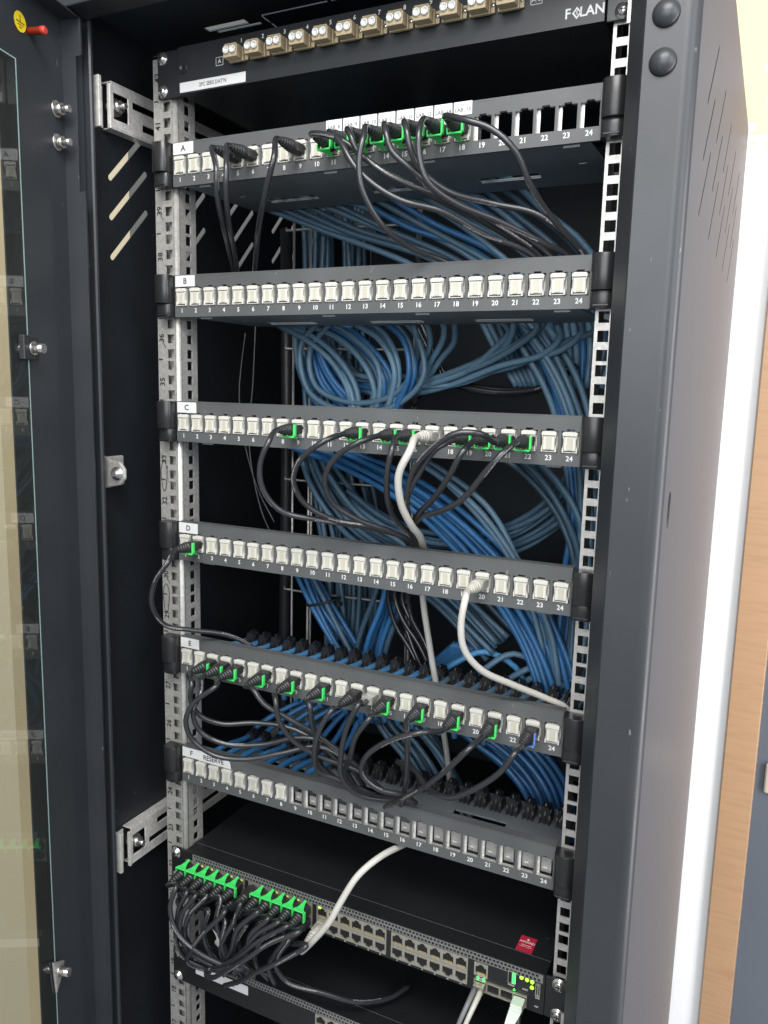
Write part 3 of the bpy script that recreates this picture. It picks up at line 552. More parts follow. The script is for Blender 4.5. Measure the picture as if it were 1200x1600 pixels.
# ---------------------------------------------------------------- keystone jack and other repeated parts (made once, then copied)
def jack_template():
    j = MB()
    j.prism([(-6.9, 5.0), (6.9, 5.0), (7.1, 6.5), (6.9, 8.2), (4.5, 8.8), (-4.5, 8.8), (-6.9, 8.2), (-7.1, 6.5)], 'y', -2.4, 3)
    for s in (-1, 1):
        j.prism([(s*5.6, 5.0), (s*6.9, 5.0), (s*6.3, 1.5), (s*6.4, -3.5), (s*7.3, -6.2), (s*7.3, -9.4), (s*5.6, -9.6)], 'y', -1.8, 3)
    j.box(-5.55, 5.55, -0.6, 3, -9.4, -8.2)
    j.box(-6.8, 6.8, 3.1, 30, -8, 8)
    j.v = [(x*.93 if y < 3.05 else x, y, z) for x, y, z in j.v]
    o = j.build('keystone_jack', 'jack', bevel=0.35, segs=1)
    s_ = MB(); s_.box(-5.4, 5.4, -1.3, 2.9, -7.6, 4.7, 0); s_.box(-2.6, 2.6, -1.8, -1.4, -7.2, 3.6, 1); s_.box(-5.2, 5.2, -1.2, 2.8, -8.15, -7.7, 2)
    s_.v = [(x*.93, y, z) for x, y, z in s_.v]
    s_.build('shutter', ['jack', 'shutter', 'hole'], o, bevel=0.3, segs=1)
    return o
JACK = jack_template()
def bracket_mesh(s, zc):
    m_ = MB()
    def arc(xa, xb, yf, yr): return [(s*((xa+xb)/2-(xb-xa)/2*math.cos(t)), yr-(yr-yf)*math.sin(t)**.55) for t in [k*math.pi/12 for k in range(13)]]
    m_.prism([(s*221.8, 4.5)]+arc(221.8, 241.8, -12.8, -3)+[(s*241.8, 4.5)], 'z', zc-8, zc+21.5, smooth=True); m_.prism([(s*222.2, 4.5)]+arc(222.2, 241, -9.4, -3)+[(s*241, 4.5)], 'z', zc-22.5, zc-8.1, smooth=True)
    m_.box(min(s*225, s*238), max(s*225, s*238), -10, -9.3, zc-21, zc-19.5)
    return m_
def holder_template():
    h = MB()
    h.prism([(-5.4, 0), (5.4, 0), (6.4, 7), (3.4, 17), (-3.4, 17), (-6.4, 7)], 'y', -6.5, 6.5)
    for x, t in ((-4.6, 14), (0, 19.5), (4.6, 14)): h.prism([(-9, 0), (9, 0), (8.4, t*.45), (3, t), (-3, t), (-8.4, t*.45)], 'x', x-.7, x+.7)
    h.v = [(x*1.12, y*1.05, z*1.12) for x, y, z in h.v]
    return h.build('cable_holder', 'rubber')
HOLDER = holder_template()
def patch_panel(letter, zc, empty_from, combs, desc):
    p = thing('patch_panel_unit', desc, 'patch panel', (0, 60, zc-22), 'grey 24 port patch panels with letter stickers')
    holes = []
    for i in range(24):
        x = (i-11.5)*PITCH; holes += [(x-7.9, x+7.9, zc-11, zc+8.6), (x-3.3, x+3.3, zc+8.5, zc+10.2)]
    f = MB().plate('y', 0, 4, -221, 221, zc-22, zc+20.6, holes, 0, 2)
    for i in range(24): f.text(str(i+1), 6.2, ((i-11.5)*PITCH, -0.12, zc-15.6), mi=1)
    f.box(-221, 221, 0.3, 11, zc+20.7, zc+21.9); f.box(-221, -150, -0.15, -0.02, zc+20.1, zc+20.5); f.box(40, 130, -0.15, -0.02, zc+20.1, zc+20.5)
    for i in range(empty_from-1, 24):                # bent tabs seen inside the empty openings
        x = (i-11.5)*PITCH; f.box(x-7.9, x-5.5, 4.1, 5.0, zc-11, zc+8.4, 3)
        if letter == 'F': f.box(x-5.4, x+(4.5 if i % 2 else 6.5), 8.5, 9.3, zc-11, zc+(-1 if i < 16 else 4), 2); f.box(x-3, x+1, 8.2, 8.45, zc-7, zc-6, 1)
    fp = f.build('faceplate', ['panel', 'print', 'zincdark', 'zinclit'], p)
    t_ = MB().plate('z', zc-22, zc-20.8, -207, 213, 4.2, 132, [(-160, -98, 80, 92), (-31, 31, 80, 92), (88, 148, 80, 92), (-180, -172, 60, 63), (190, 198, 60, 63), (60, 68, 40, 42), (-60, -52, 40, 42)] + [(x+dx, x+dx+2.2, y, y+2.6) for x in [(i-11.5)*PITCH for i in range(24)] for dx in (-5, -1, 3) for y in (16, 23, 48) if letter == 'F'])
    t_.box(-207, 213, 132.1, 133.4, zc-22, zc-14); t_.box(-160, -98, 92.5, 93.5, zc-23.2, zc-22.1); t_.box(-31, 31, 92.5, 93.5, zc-23.2, zc-22.1); t_.box(88, 148, 92.5, 93.5, zc-23.2, zc-22.1)
    for x in (-190, -40, 60, 190): t_.box(x, x+14, 4.2, 7, zc-24, zc-22.1)
    t_.build('rear_tray', 'tray', p)
    for s in (-1, 1): bracket_mesh(s, zc).build('mounting_bracket', 'plastic', p, bevel=0.8)
    st = MB(); st.box(-220, -194, -0.35, -0.02, zc+9.6, zc+21); st.text(letter, 8.5, (-207, -0.45, zc+15), mi=1)
    st.build('letter_sticker', ['label', 'ink'], p)
    for i in range(24):
        if i+1 >= empty_from: break
        j = dup(JACK, p); j.location = Vector(((i-11.5)*PITCH, 0, zc-1))*S - worldloc(p)
    if combs:
        for i in range(24):
            h = dup(HOLDER, p); h.location = Vector(((i-11.5)*PITCH+9.2 if i < 23 else 206, 116, zc-20.7))*S - worldloc(p)
    return p
PZ = {c: -3*U*i for i, c in enumerate('ABCDEF')}
desc = {'A': 'grey patch panel with letter A sticker and six empty openings at its right end',
        'B': 'grey patch panel with letter B sticker, nothing plugged in',
        'C': 'grey patch panel with letter C sticker and one white cord among black ones',
        'D': 'grey patch panel with letter D sticker and only two cords plugged in',
        'E': 'grey patch panel with letter E sticker crowded with black cords',
        'F': 'grey patch panel with letter F sticker and handwritten RESERVE note'}
panels = {c: patch_panel(c, PZ[c], {'A': 19, 'F': 9}.get(c, 25), c in 'EF', desc[c]) for c in 'ABCDEF'}
for i in range(8):
    x = (10+i-11.5)*PITCH
    m_ = MB(); m_.box(x-8.4, x+8.4, -0.35, -0.02, 11.2, 22.2); m_.text('LAB_%d' % (8+i), 4.7, (x, -0.45, 15.4), mi=1)
    m_.build('port_sticker', ['label', 'inkfade'], panels['A'])
zf = PZ['F']
m_ = MB(); m_.prism([(-196, zf+9.4), (-150, zf+9.0), (-152, zf+17.5), (-160, zf+21), (-196, zf+21.2)], 'y', -0.7, -0.4); m_.text('RESERVE', 8.4, (-175, -0.8, zf+14.6), (0.999, 0, 0.02), (-0.03, 0, 1), 1, 0.92)
m_.build('note_sticker', ['label', 'ink'], panels['F'])

# ---------------------------------------------------------------- fibre tray at the top
fp = thing('fibre_patch_tray', 'black fibre optic tray with a row of tan adapters at the top', 'fibre tray', (0, 90, 66))
m_ = MB(); m_.box(-210, 219, -3, 0, 66.5, 111.5); m_.box(-210, 219, 0.1, 190, 67.5, 110.5)
def ftext(s, size, x, z): m_.text(s, size, (x, -3.15, z), mi=1)
for i in range(12): ftext(str(i+1), 5.4, -131+25*i, 106)
def rect(x0, x1, z0, z1, t=.5):
    m_.box(x0, x1, -3.15, -3.02, z0, z0+t, 1); m_.box(x0, x1, -3.15, -3.02, z1-t, z1, 1); m_.box(x0, x0+t, -3.15, -3.02, z0, z1, 1); m_.box(x1-t, x1, -3.15, -3.02, z0, z1, 1)
rect(-162, -153, 87, 95); ftext('A', 5.4, -157.5, 91); rect(158, 168, 88, 96); rect(162.7, 163.2, 88, 96); ftext('A', 5.4, 160.7, 92); ftext('B', 5.4, 165.6, 92)
m_.text('F', 10.5, (189.5, -3.15, 76), mi=1); m_.text('LAN', 10.5, (209, -3.15, 76), mi=1)
m_.prism([(193, 76), (196.8, 80.6), (200.6, 76), (196.8, 71.4)], 'y', -3.15, -3.02, 1); m_.prism([(194.6, 76), (196.8, 78.8), (199, 76), (196.8, 73.2)], 'y', -3.25, -3.16, 0); m_.text('S', 4.0, (196.8, -3.3, 76), mi=1)
m_.build('tray_front', ['fibreface', 'print'], fp, bevel=0)
for s, a, b in ((-1, -239.5, -211), (1, 220, 243)):
    e_ = MB().box(a, b, 0, 3, 66.5, 111.5); o = e_.build('rack_ear', 'fibreface', fp, bevel=.6)
    for z in (73, 104.8): 
        q = MB(); x = s*232.5
        q.lathe((x, 0, z), (0, -1, 0), [(0, 6.4), (0.9, 6.2), (1.0, 4.4), (2.6, 4.2), (3.6, 3.0), (3.9, 0.4)], 18, 0); q.box(x-2.4, x+2.4, -4.2, -3.5, z-.45, z+.45, 1); q.box(x-.45, x+.45, -4.2, -3.5, z-2.4, z+2.4, 1)
        q.build('screw', ['chrome', 'hole'], o)
m_ = MB(); m_.box(-207.5, -126, -3.4, -3.05, 67.8, 77.2); m_.text("2PC SERS DAT'N", 5.2, (-166, -3.5, 72.4), mi=1, sx=.9); m_.build('name_sticker', ['label', 'inkfade'], fp)
MB().lathe((-203, -3, 91), (0, -1, 0), [(0, 5.2), (1.2, 5.2), (1.3, 3.6), (0.6, 3.4), (0.5, 0.5)], 20).build('latch_knob', 'fibreface', fp)
for i in range(12):
    x = -133+25*i; z = 92
    a_ = MB(); a_.box(-11.4, 11.4, -5.6, -3.05, -5.4, 5.0); a_.prism([(-8.2, -6.0), (7.6, -6.0), (7.6, 4.8), (-8.2, 4.8)], 'y', -19, -5.7)
    a_.box(-7.0, 6.6, -19, -8, 4.9, 6.2); a_.box(-8.8, 8.2, -9.2, -5.7, -6.8, 5.2)
    a_.v = [(vx+x, vy, vz+z) for vx, vy, vz in a_.v]
    o = a_.build('fibre_adapter', 'tan', fp, bevel=.5)
    for dx in (-3.3, 3.0):
        q = MB(); q.lathe((x+dx*1.2, -19.1, z+0.2), (0, -1, 0), [(0, 3.4), (2.0, 3.4), (2.1, 2.3), (0.9, 2.2), (0.8, .3)], 16); q.build('dust_cap', 'cap', o)
    q = MB(); q.lathe((x+9.8, -5.6, z+0.5), (0, -1, 0), [(0, 1.9), (.8, 1.7), (1.0, .3)], 12); q.build('screw', 'chrome', o)

# ---------------------------------------------------------------- switches
def port_template(flip):
    s = -1 if flip else 1
    m_ = MB(); hz = lambda a, b: tuple(sorted((s*a, s*b)))
    m_.plate('y', -1.6, 0, -7.1, 7.1, -7.2, 7.2, [(-5.6, 5.6, *hz(-4.4, 3.2)), (-3.2, 3.2, *hz(3.1, 4.6)), (-1.9, 1.9, *hz(4.5, 5.8))])
    a, b = hz(-4.3, -3.4); m_.box(-4.4, 4.4, -0.9, -0.4, a, b, 1)
    m_.box(-5.9, 5.9, -0.35, -0.2, -6, 6, 2)
    return m_.build('ethernet_port', ['portmetal', 'gold', 'hole'])
PORT_UP = port_template(False); PORT_DOWN = port_template(True)
def colx(c): return -210+(c//6)*91+(c % 6)*14.2
def switch(zc, label, x_ports, grille_from):
    sw = thing('network_switch', label, 'network switch', (0, 200, zc-22))
    b_ = MB(); b_.box(-219, 219, 0, 400, zc-21.5, zc+21.5); b_.box(-219, 219, 20, 20.6, zc+21.6, zc+21.75, 1)
    b_.build('chassis', ['dark', 'panel'], sw, bevel=.6)
    hs = []
    x = grille_from; i = 0
    while x < 212:
        hs.append((x, x+2.7, zc+17.0, zc+20.0)); hs.append((x+2.0, x+4.7, zc+12.7, zc+15.8)); x += 3.95
    rows = MB()
    rows.plate('y', -0.9, -0.05, grille_from-2, 217, zc+16.4, zc+20.6, hs[0::2]); rows.plate('y', -0.9, -0.05, grille_from-2, 217, zc+12.2, zc+16.3, hs[1::2])
    rows.build('vent_grille', 'grille', sw)
    for s in (-1, 1):
        a, b = sorted((s*219.5, s*239.8)); o = MB().box(a, b, 0, 3, zc-21.5, zc+21.5).build('rack_ear', 'dark', sw, bevel=.6)
        for dz in (-15.9, 15.9):
            q = MB(); X = s*232.5; z = zc+dz
            q.lathe((X, 0, z), (0, -1, 0), [(0, 7.0), (0.9, 6.8), (1.0, 4.6), (2.8, 4.4), (3.8, 3.2), (4.1, 0.4)], 18, 0); q.box(X-2.6, X+2.6, -4.4, -3.7, z-.5, z+.5, 1); q.box(X-.5, X+.5, -4.4, -3.7, z-2.6, z+2.6, 1)
            q.build('screw', ['chrome', 'hole'], o)
    for c in range(24):
        x = colx(c)
        if x < x_ports: continue
        for t, dz in ((PORT_UP, 4.5), (PORT_DOWN, -10.2)):
            j = dup(t, sw); j.location = Vector((x, 0, zc+dz))*S - worldloc(sw)
    return sw
ZS = -18*U
sw1 = switch(ZS, 'black 48 port switch lit with green lights under panel F', -999, -205)
sw2 = switch(-21*U, 'lower black switch carrying a white sticker at the bottom edge', -40, -205)
pr = MB()
for c in range(24):
    if c > 11: pr.text(str(25+2*(c-12)), 2.2, (colx(c), -0.25, ZS-19.8), mi=0)
for x, z, t_ in ((155, -806.5, 'CONSOLE'), (186, ZS-1.5, 'MODE'), (200, ZS-1, 'STAT'), (212.5, ZS-5.5, 'USB'), (212, ZS-15, 'RST'), (-196, ZS+11.2, 'PoE+ 10/100/1000')): pr.text(t_, 2.3 if x > 0 else 3.2, (x, -0.25, z), mi=0)
pr.build('screen_print', 'print', sw1)
q = dup(PORT_UP, sw1); q.name = 'console_port'; q.location = Vector((155, 0, ZS+4))*S - worldloc(sw1)
m_ = MB(); m_.box(182.6, 190.6, -1.2, 0, ZS+1, ZS+14, 0); m_.box(187.2, 190.2, -1.6, -1.25, ZS+2.2, ZS+13, 1); m_.box(183.2, 186.4, -1.4, -1.25, ZS+1.8, ZS+13.2, 2)
m_.build('segment_display', ['portmetal', 'led2', 'hole'], sw1)
for x, z in ((196, ZS+10.5), (201.4, ZS+10), (206.6, ZS+9.6), (206.6, ZS+3.6)): MB().lathe((x, -0.1, z), (0, -1, 0), [(0, 1.9), (.7, 1.7), (1.1, .8)], 14).build('status_light', 'led', sw1)
m_ = MB().plate('y', -1.6, 0, 210.3, 215, ZS-3, ZS+10, [(211, 214.3, ZS-2.2, ZS+9.2)]); m_.box(212.2, 213.1, -1.2, -.2, ZS-2, ZS+9, 0); m_.build('usb_port', ['portmetal'], sw1)
for k in range(4):
    x = 155+k*13.6; m_ = MB().plate('y', -2.2, 0, x-6.7, x+6.7, ZS-18.6, ZS-7.2, [(x-5.9, x+5.9, ZS-17.6, ZS-8.4)]); m_.box(x-3, x+3, -2.6, -2.3, ZS-18.6, ZS-17.7); m_.box(x-5.8, x+5.8, -.4, -.2, ZS-17.5, ZS-8.5, 1)
    m_.build('module_port', ['portmetal', 'hole'], sw1)
for x in (152, 158): 
    for z in (ZS-5, ZS-6.6): MB().prism([(x-1.2, z-.8), (x+1.2, z-.8), (x, z+.9)], 'y', -.5, -.1).build('link_light', 'led2', sw1)
MB().prism([(188, ZS-6), (190.5, ZS-6), (189.2, ZS-3.8)], 'y', -.5, -.1).build('link_light', 'led2', sw1)
for c in (12,):
    MB().box(colx(c)-4.5, colx(c)-1.5, -2, -1.65, ZS+9.8, ZS+11.6).build('link_light', 'led', sw1)
for c in (1, 2, 4, 5, 8, 9, 10): MB().box(colx(c)+2.6, colx(c)+5, -2, -1.65, ZS+9.8, ZS+11.6).build('link_light', 'leddim', sw1)
m_ = MB(); m_.box(182.5, 199, 21.5, 45, ZS+21.6, ZS+21.9, 0); m_.text('AWARD', 4.2, (190.7, 36, ZS+22), (1, 0, 0), (0, 1, 0), 1); m_.box(186, 196, 31, 31.5, ZS+21.95, ZS+22, 1); m_.box(185, 197, 28.6, 29.0, ZS+21.95, ZS+22, 1); m_.prism([(189, 39), (192.4, 39), (190.7, 42)], 'z', ZS+21.95, ZS+22, 1)
m_.build('red_sticker', ['red', 'label'], sw1)
z2 = -21*U
m_ = MB(); m_.box(-204, -127, -1.4, -1.0, z2-2, z2+9.6); m_.text('187:50', 3.4, (-146, -1.5, z2+6.2), mi=1); m_.text('2 24G', 3.4, (-150, -1.5, z2+2), mi=1); m_.build('name_sticker', ['label', 'inkfade'], sw2)

# fibre module with duplex cord, and a direct attach cable with a pale pull tab
fm = thing('duplex_fibre_cable', 'grey and ivory duplex fibre cord hanging from the switch', 'fibre cord', (155, -5, ZS-13))
MB().box(149.6, 160.4, -9, -2.7, ZS-17.2, ZS-8.8).build('module', 'portmetal', fm, bevel=.5)
for dx, mt in ((-3.1, 'greycord'), (3.1, 'bootwhite')):
    x = 155+dx; pth = smooth_path([(x, -9, ZS-12.5), (x, -18, ZS-13.5), (x-2, -30, ZS-20), (x-6, -38, ZS-34), (x-7, -41, ZS-46)], 4)
    MB().tube(pth, [2.9-1.0*i/len(pth) for i in range(len(pth))], 10, uv=False).build('connector', mt, fm)
    MB().tube(smooth_path([(x-7, -41, ZS-45.5), (x-6, -42, ZS-60), (x-2, -40, ZS-90), (x+8, -30, ZS-130)], 5), 1.5, 8, uv=False).build('cable', 'teal', fm)
dc = thing('direct_attach_cable', 'pale flat pull tab cable plugged near the switch lights', 'cable', (195.8, -5, ZS-13))
MB().box(190, 201.6, -16, -2.7, ZS-17.2, ZS-8.6).build('module', 'pale', dc, bevel=.8)
pth = [(0, -16, 0, 5.8), (0, -19, -1, 5.8), (-1, -24, -4, 5.2), (-3, -30, -10, 3.8), (-6, -35, -18, 3.6), (-11, -40, -40, 3.6), (-15, -42, -75, 3.6)]
m_ = MB()
for (x0, y0, z0, w0), (x1, y1, z1, w1) in zip(pth[:-1], pth[1:]):
    X = 195.8; Z0 = ZS-12+z0; Z1 = ZS-12+z1
    m_.add([(X+x0-w0, y0, Z0), (X+x0+w0, y0, Z0), (X+x1+w1, y1, Z1), (X+x1-w1, y1, Z1), (X+x0-w0, y0+2.2, Z0-1.5), (X+x0+w0, y0+2.2, Z0-1.5), (X+x1+w1, y1+2.2, Z1-.6), (X+x1-w1, y1+2.2, Z1-.6)],
           [(0,1,2,3), (4,7,6,5), (0,4,5,1), (1,5,6,2), (3,2,6,7), (0,3,7,4)])
m_.build('pull_tab', 'pale', dc)
MB().tube(smooth_path([(200, -16, ZS-14), (201, -26, ZS-22), (198, -34, ZS-44), (194, -38, ZS-80)]), 1.9, 8, uv=False).build('cable', 'rubber', dc)

# ---------------------------------------------------------------- patch cords
def plug_template(body, boot, clip):
    m_ = MB(); m_.box(-5.9, 5.9, -13, 3, -4.2, 4.2); m_.box(-2.6, 2.6, -9, 0, -5.4, -4.3)
    o = m_.build('plug', body, bevel=.5, segs=1)
    if boot:
        q = MB()
        prof = [(5, 5.0), (5.5, 5.7), (13.5, 5.9), (17.6, 6.0)]
        for i in range(4): prof += [(18.2+i*3.4, 5.9-.52*i), (20.2+i*3.4, 5.7-.52*i), (20.4+i*3.4, 4.6-.4*i), (21.4+i*3.4, 4.6-.4*i)]
        prof += [(32.4, 3.4), (34.5, 3.0)]
        q.lathe((0, 0, 0), (0, -1, 0), prof, 14); q.build('boot', boot, o)
    if clip:
        q = MB(); a, b = -17.8, -13.6
        q.box(5.9, 7.7, a, b, -6.6, 5.0); q.box(-7.2, -5.9, a, b+1, -6.6, -2.5)
        q.prism([(-6.6, -18.4), (6.9, -18.4), (6.9, -15.4), (4.2, -12.5), (2.1, -6), (1.7, -1.5), (-1.2, -1.5), (-1.6, -6), (-3.8, -12), (-6.6, -16.2)], 'z', -8.3, -6.6)
        q.v = [(x, y, z-(max(0, y+14)*.2 if z < -6.5 else 0)) for x, y, z in q.v]
        q.build('latch_clip', clip, o, bevel=.4, segs=1)
    return o
PLUG = {('black', 'green'): plug_template('rubber', 'rubber', 'green'), ('black', 'blue'): plug_template('rubber', 'rubber', 'bluec'),
        ('black', 'none'): plug_template('rubber', 'rubber', None), ('black', 'clear'): plug_template('clear', None, None),
        ('white', 'white'): plug_template('clear', 'bootwhite', None)}
random.seed(7)
def cord(label, pos, key, pts, group, r=3.1, end=None, flip=False):
    c = thing('patch_cable', label, 'patch cord', pos, group)
    p = Vector(pos)
    pl = dup(PLUG[key], c); pl.location = (0, 0, 0)
    if flip: pl.scale = (1, 1, -1)
    start = 30 if key[1] != 'clear' else 11
    path = [tuple(p+Vector((0, -start, 0))), tuple(p+Vector((0, -start-9, -.3)))]
    pts = [list(q) for q in pts]
    if end: pts += [list(Vector(end)+Vector((0, -42, -2))), list(Vector(end)+Vector((0, -31, 0)))]
    sp = smooth_path(path+pts, 5)
    n = len(sp); ph = random.random()*6
    MB().tube(sp, r, 12).build('cable', 'wcable' if key[0] == 'white' else 'cable', c)
    if end:
        pl = dup(PLUG[key], c); pl.location = (Vector(end)-p)*S
    return c
CL = {'green': 'green clip', 'none': 'plain black boot', 'blue': 'blue clip', 'clear': 'bare clear plug', 'white': 'ivory boot'}
for pn, no, clip, pos, pts in [(a, b, c, None, e) for a, b, c, d, e in CORDS]:
    pos = ((no-12.5)*PITCH, -2, PZ[pn]-1.5)
    if clip == 'white':
        if pn == 'C': cord('white patch cord from port 17 of panel C down to the lit switch', pos, ('white', 'white'), pts, 'white patch cords', 3.4, (colx(12), -2, ZS-10.2))
        else: cord('white patch cord looping from port 20 of panel D', pos, ('white', 'white'), pts, 'white patch cords', 3.1)
        continue
    cord('black patch cord with %s in port %d of panel %s' % (CL[clip], no, pn), pos, ('black', clip), pts, 'black patch cords', 2.7)
ORD = ['first', 'second', 'third', 'fourth', 'fifth', 'sixth', 'seventh', 'eighth', 'ninth', 'tenth', 'eleventh', 'twelfth', 'thirteenth']
for c, row, clip, pts in SWITCH_CORDS:
    pos = (colx(c), -2, ZS+(4.5 if row else -10.2))
    kk = '%sblack cord in the %s %s port of the lit switch' % ('green clipped ' if clip == 'green' else '', ORD[c], 'upper' if row else 'lower')
    cord(kk, pos, ('black', clip), pts, 'black patch cords on the lit switch', 2.75, None, bool(row))
for t_ in list(PLUG.values())+[JACK, HOLDER, PORT_UP, PORT_DOWN]:
    for ch in list(t_.children): bpy.data.objects.remove(ch)
    bpy.data.objects.remove(t_)

# ---------------------------------------------------------------- blue installation cables
BLAB = {'riser': 'dark blue cable in the upright bundle behind the wire basket tray', 'coil_big': 'steel blue cable in the middle loop of the coil under panel B',
        'coil_left': 'steel blue cable hanging at the rod side of the coil under panel B', 'coil_diagonal': 'steel blue cable slanting across the front of the coil under panel B',
        'coil_blue': 'bright blue cable looping in front of the coil between panels B and C', 'coil_outer': 'bright blue cable forming the outermost loop of the coil under panel B',
        'coil_front': 'steel blue cable in the round front loop of the coil under panel B',
        'coil_low': 'steel blue cable running level from the tie into the coil under panel B',
        'coil_right': 'steel blue cable next to the outermost loop of the coil under panel B', 'coil_bright': 'bright blue cable dropping beside the rods inside the coil under panel B',
        'right_drop': 'steel blue cable in the bundle dropping beside the right rail', 'diagonal': 'bright blue cable in the diagonal bundle running down right below panel C',
        'diagonal_upper': 'steel blue cable on top of the diagonal bundle below panel C', 'sweep': 'dark blue cable sweeping down behind panel D',
        'arc_right': 'dark blue cable arching down at the right behind panel D', 'arc_low': 'dark blue cable in the low arc behind the right of panel D',
        'drop_left': 'bright blue cable hanging left between panels D and E', 'drop_cross': 'bright blue cable crossing the others between panels D and E',
        'lower_left': 'dark blue cable hanging behind the middle of panel F', 'lower_right': 'deep blue cable in the bundle hanging under the right of panel E',
        'lower_loop': 'dark blue cable running level behind the right of panel E', 'black_group': 'black cable hanging in the middle between panels D and E',
        'black_low': 'black cable sagging level under the right of panel B', 'black_edge': 'black cable slanting down behind the middle of panel B'}
CM = ['blue0', 'blue1', 'blue2', 'cable', 'blue4']
rnd = random.Random(11)
def run(name, pts, r, m_, label, group, n=8):
    o0 = Vector(pts[0])
    mb = MB().tube(smooth_path(pts, 9), r, n)
    off = o0
    mb.v = [tuple(Vector(v)-off) for v in mb.v]
    o = mb.build(name, m_); o.location = off*S
    return tag(o, label, 'cable', group)
for k, (n, pts, sp, colr) in BUNDLES.items():
    P = [Vector(p) for p in pts]
    for i in range(n):
        a = 2.399963*i+rnd.random()*.5; rr = math.sqrt((i+.5)/n); tw = rnd.uniform(-.9, .9); q = []
        for j, p in enumerate(P):
            t = (P[min(j+1, len(P)-1)]-P[max(j-1, 0)]).normalized()
            e1 = Vector((t.z, 0, -t.x)); e1 = e1.normalized() if e1.length > .05 else Vector((1, 0, 0)); e2 = t.cross(e1).normalized()
            an = a+tw*j/len(P)*2
            q.append(p+(e1*math.cos(an)+e2*math.sin(an)*.75)*rr*sp[j]+Vector((rnd.uniform(-2.5, 2.5), rnd.uniform(-2, 2), rnd.uniform(-2.5, 2.5))))
        mt = CM[colr]
        if colr in (0, 1, 2) and rnd.random() < .22: mt = CM[(colr+1) % 3]
        lab = BLAB[k]
        if mt != CM[colr]: lab = lab.replace('dark', 'lighter').replace('steel', 'bright').replace('bright blue', ['dark', 'steel', 'bright', 'black', 'deep'][CM.index(mt)]+' blue') if mt != 'blue0' else lab.replace('bright blue', 'dark blue').replace('steel blue', 'dark blue')
        if mt == 'blue1': lab = lab.replace('lighter blue', 'steel blue')
        if colr == 3: run('black_cable', q, 3.0, mt, lab, 'black cables behind the panels, '+k.replace('_', ' '))
        else: run('blue_cable', q, 3.6, mt, lab, 'blue cables behind the panels, '+k.replace('_', ' '))
for i, pts in enumerate(FAN):
    q = [Vector(p)+Vector((rnd.uniform(-3, 3), rnd.uniform(-5, 5), rnd.uniform(-4, 4)+(i % 4)*3-4)) for p in pts]
    run('blue_cable', q, 3.6, 'blue1', 'steel blue cable fanning out from panel B into the strapped bundle', 'blue cables fanning out under panel B')
for i in range(18):                                 # behind panel A
    x = (i-11.5)*PITCH; j = lambda s: rnd.uniform(-s, s)
    pts = [(x, 32, -2), (x, 90, -12+j(2)), (x+8, 134, -15), (x*.86+48, 158, -40+j(5)), (x*.62+110, 172, -78+j(8)), (x*.5+150, 180, -120+j(10)), (x*.42+165, 188, -175), (x*.3+170, 185, -220)]
    run('blue_cable', pts, 3.6, rnd.choice(['blue1', 'blue1', 'blue0', 'blue2']), 'blue cable slanting down right from behind panel A', 'blue cables slanting down from panel A')
for i in range(24):                                 # behind panel E
    x = (i-11.5)*PITCH; j = lambda s: rnd.uniform(-s, s); z = PZ['E']
    pts = [(x, 32, z-4), (x, 70, z-9), (x, 100, z-14), (x+2, 124, z-15), (x+10, 138, z-22), (x+24, 148, z-50), (x+34, 152, z-100)]
    if i in (14, 16, 18, 19, 20, 21, 22): pts = pts[:4]+[(x+14, 142, z-6), (min(x+44, 206)+j(5), 162, z+8+j(4)), (min(x+84, 214), 176, z-14), (min(x+96, 218), 180, z-70)]
    run('blue_cable', pts, 3.6, 'blue1' if i > 14 else 'blue3', '%s blue cable lying between' % ('steel' if i > 14 else 'light') + ' the black holders behind panel E', 'blue cables in the holders behind panel E')
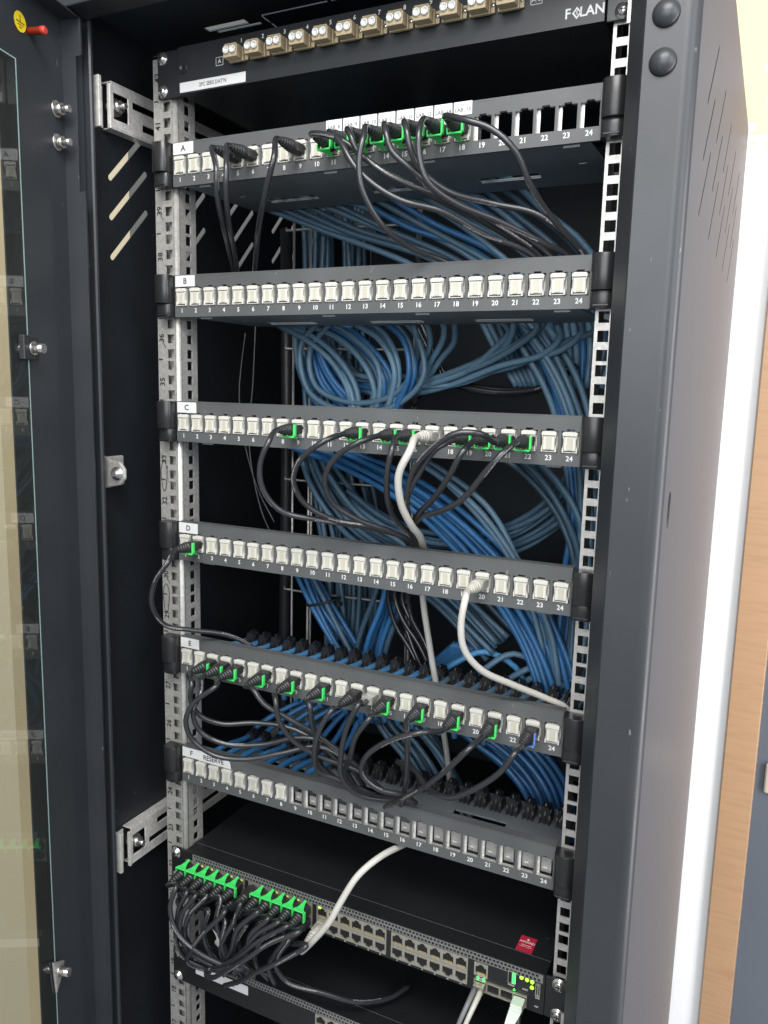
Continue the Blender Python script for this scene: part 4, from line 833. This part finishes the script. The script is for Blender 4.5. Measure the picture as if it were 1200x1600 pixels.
for i in range(8):                                  # behind panel F
    x = (i-11.5)*PITCH; j = lambda s: rnd.uniform(-s, s); z = PZ['F']
    pts = [(x, 32, z-4), (x+2, 70, z-4), (x+6, 108, z-8), (x+10, 134, z+2), (x*.7-10, 165, z+28+j(4)), (x*.35+5, 190, z+62+j(5)), (x*.2+40, 205, z+92), (x*.2+80, 210, z+130)]
    run('blue_cable', pts, 3.6, 'blue2', 'bright blue cable rising from the holders behind the left of panel F', 'blue cables in the holders behind panel F')
# crumpled paper tag between the cords
m_ = MB(); tp_ = smooth_path([(-150, -32, ZS-40), (-143, -34, ZS-47), (-147, -33, ZS-55), (-141, -30, ZS-63), (-138, -28, ZS-68)], 3)
for p0, p1 in zip(tp_[:-1], tp_[1:]): m_.add([(p0.x-3.4, p0.y, p0.z+2), (p0.x+3.4, p0.y-1.5, p0.z), (p1.x+3.0, p1.y-1.5, p1.z), (p1.x-3.0, p1.y, p1.z+1)], [(0, 1, 2, 3)])
o = m_.build('paper_tag', 'label'); md = o.modifiers.new('thick', 'SOLIDIFY'); md.thickness = 0.0004; tag(o, 'torn white paper tag among the black cords of the lit switch', 'paper tag')
# cable ties
def tie(c, r, ax, label):
    c = Vector(c); ax = Vector(ax).normalized(); u = Vector((0, 1, 0)); w = ax.cross(u).normalized()
    ring = [c+(u*math.cos(t)*.75+w*math.sin(t))*r for t in [i*2*math.pi/24 for i in range(25)]]
    off = c; mb = MB().tube([p-off for p in ring], 1.7, 6, uv=False); mb.box(-r*0+r-2, r+3, -3, 3, -2.5, 2.5)
    o = mb.build('cable_tie', 'rubber'); o.location = off*S; tag(o, label, 'cable tie')
tie(FAN[4][5], 22, (1, 0, -.15), 'black cable tie round the fanned bundle between panels B and C')
tie(BUNDLES['black_low'][1][3], 11, (1, 0, .2), 'black cable tie round the sagging black cables below panel B')
tie(BUNDLES['drop_left'][1][1], 24, (.3, 0, -1), 'black cable tie round the left bundle between panels D and E')
tie(BUNDLES['diagonal'][1][4], 26, (.6, 0, -1), 'black cable tie round the diagonal bundle between panels D and E')
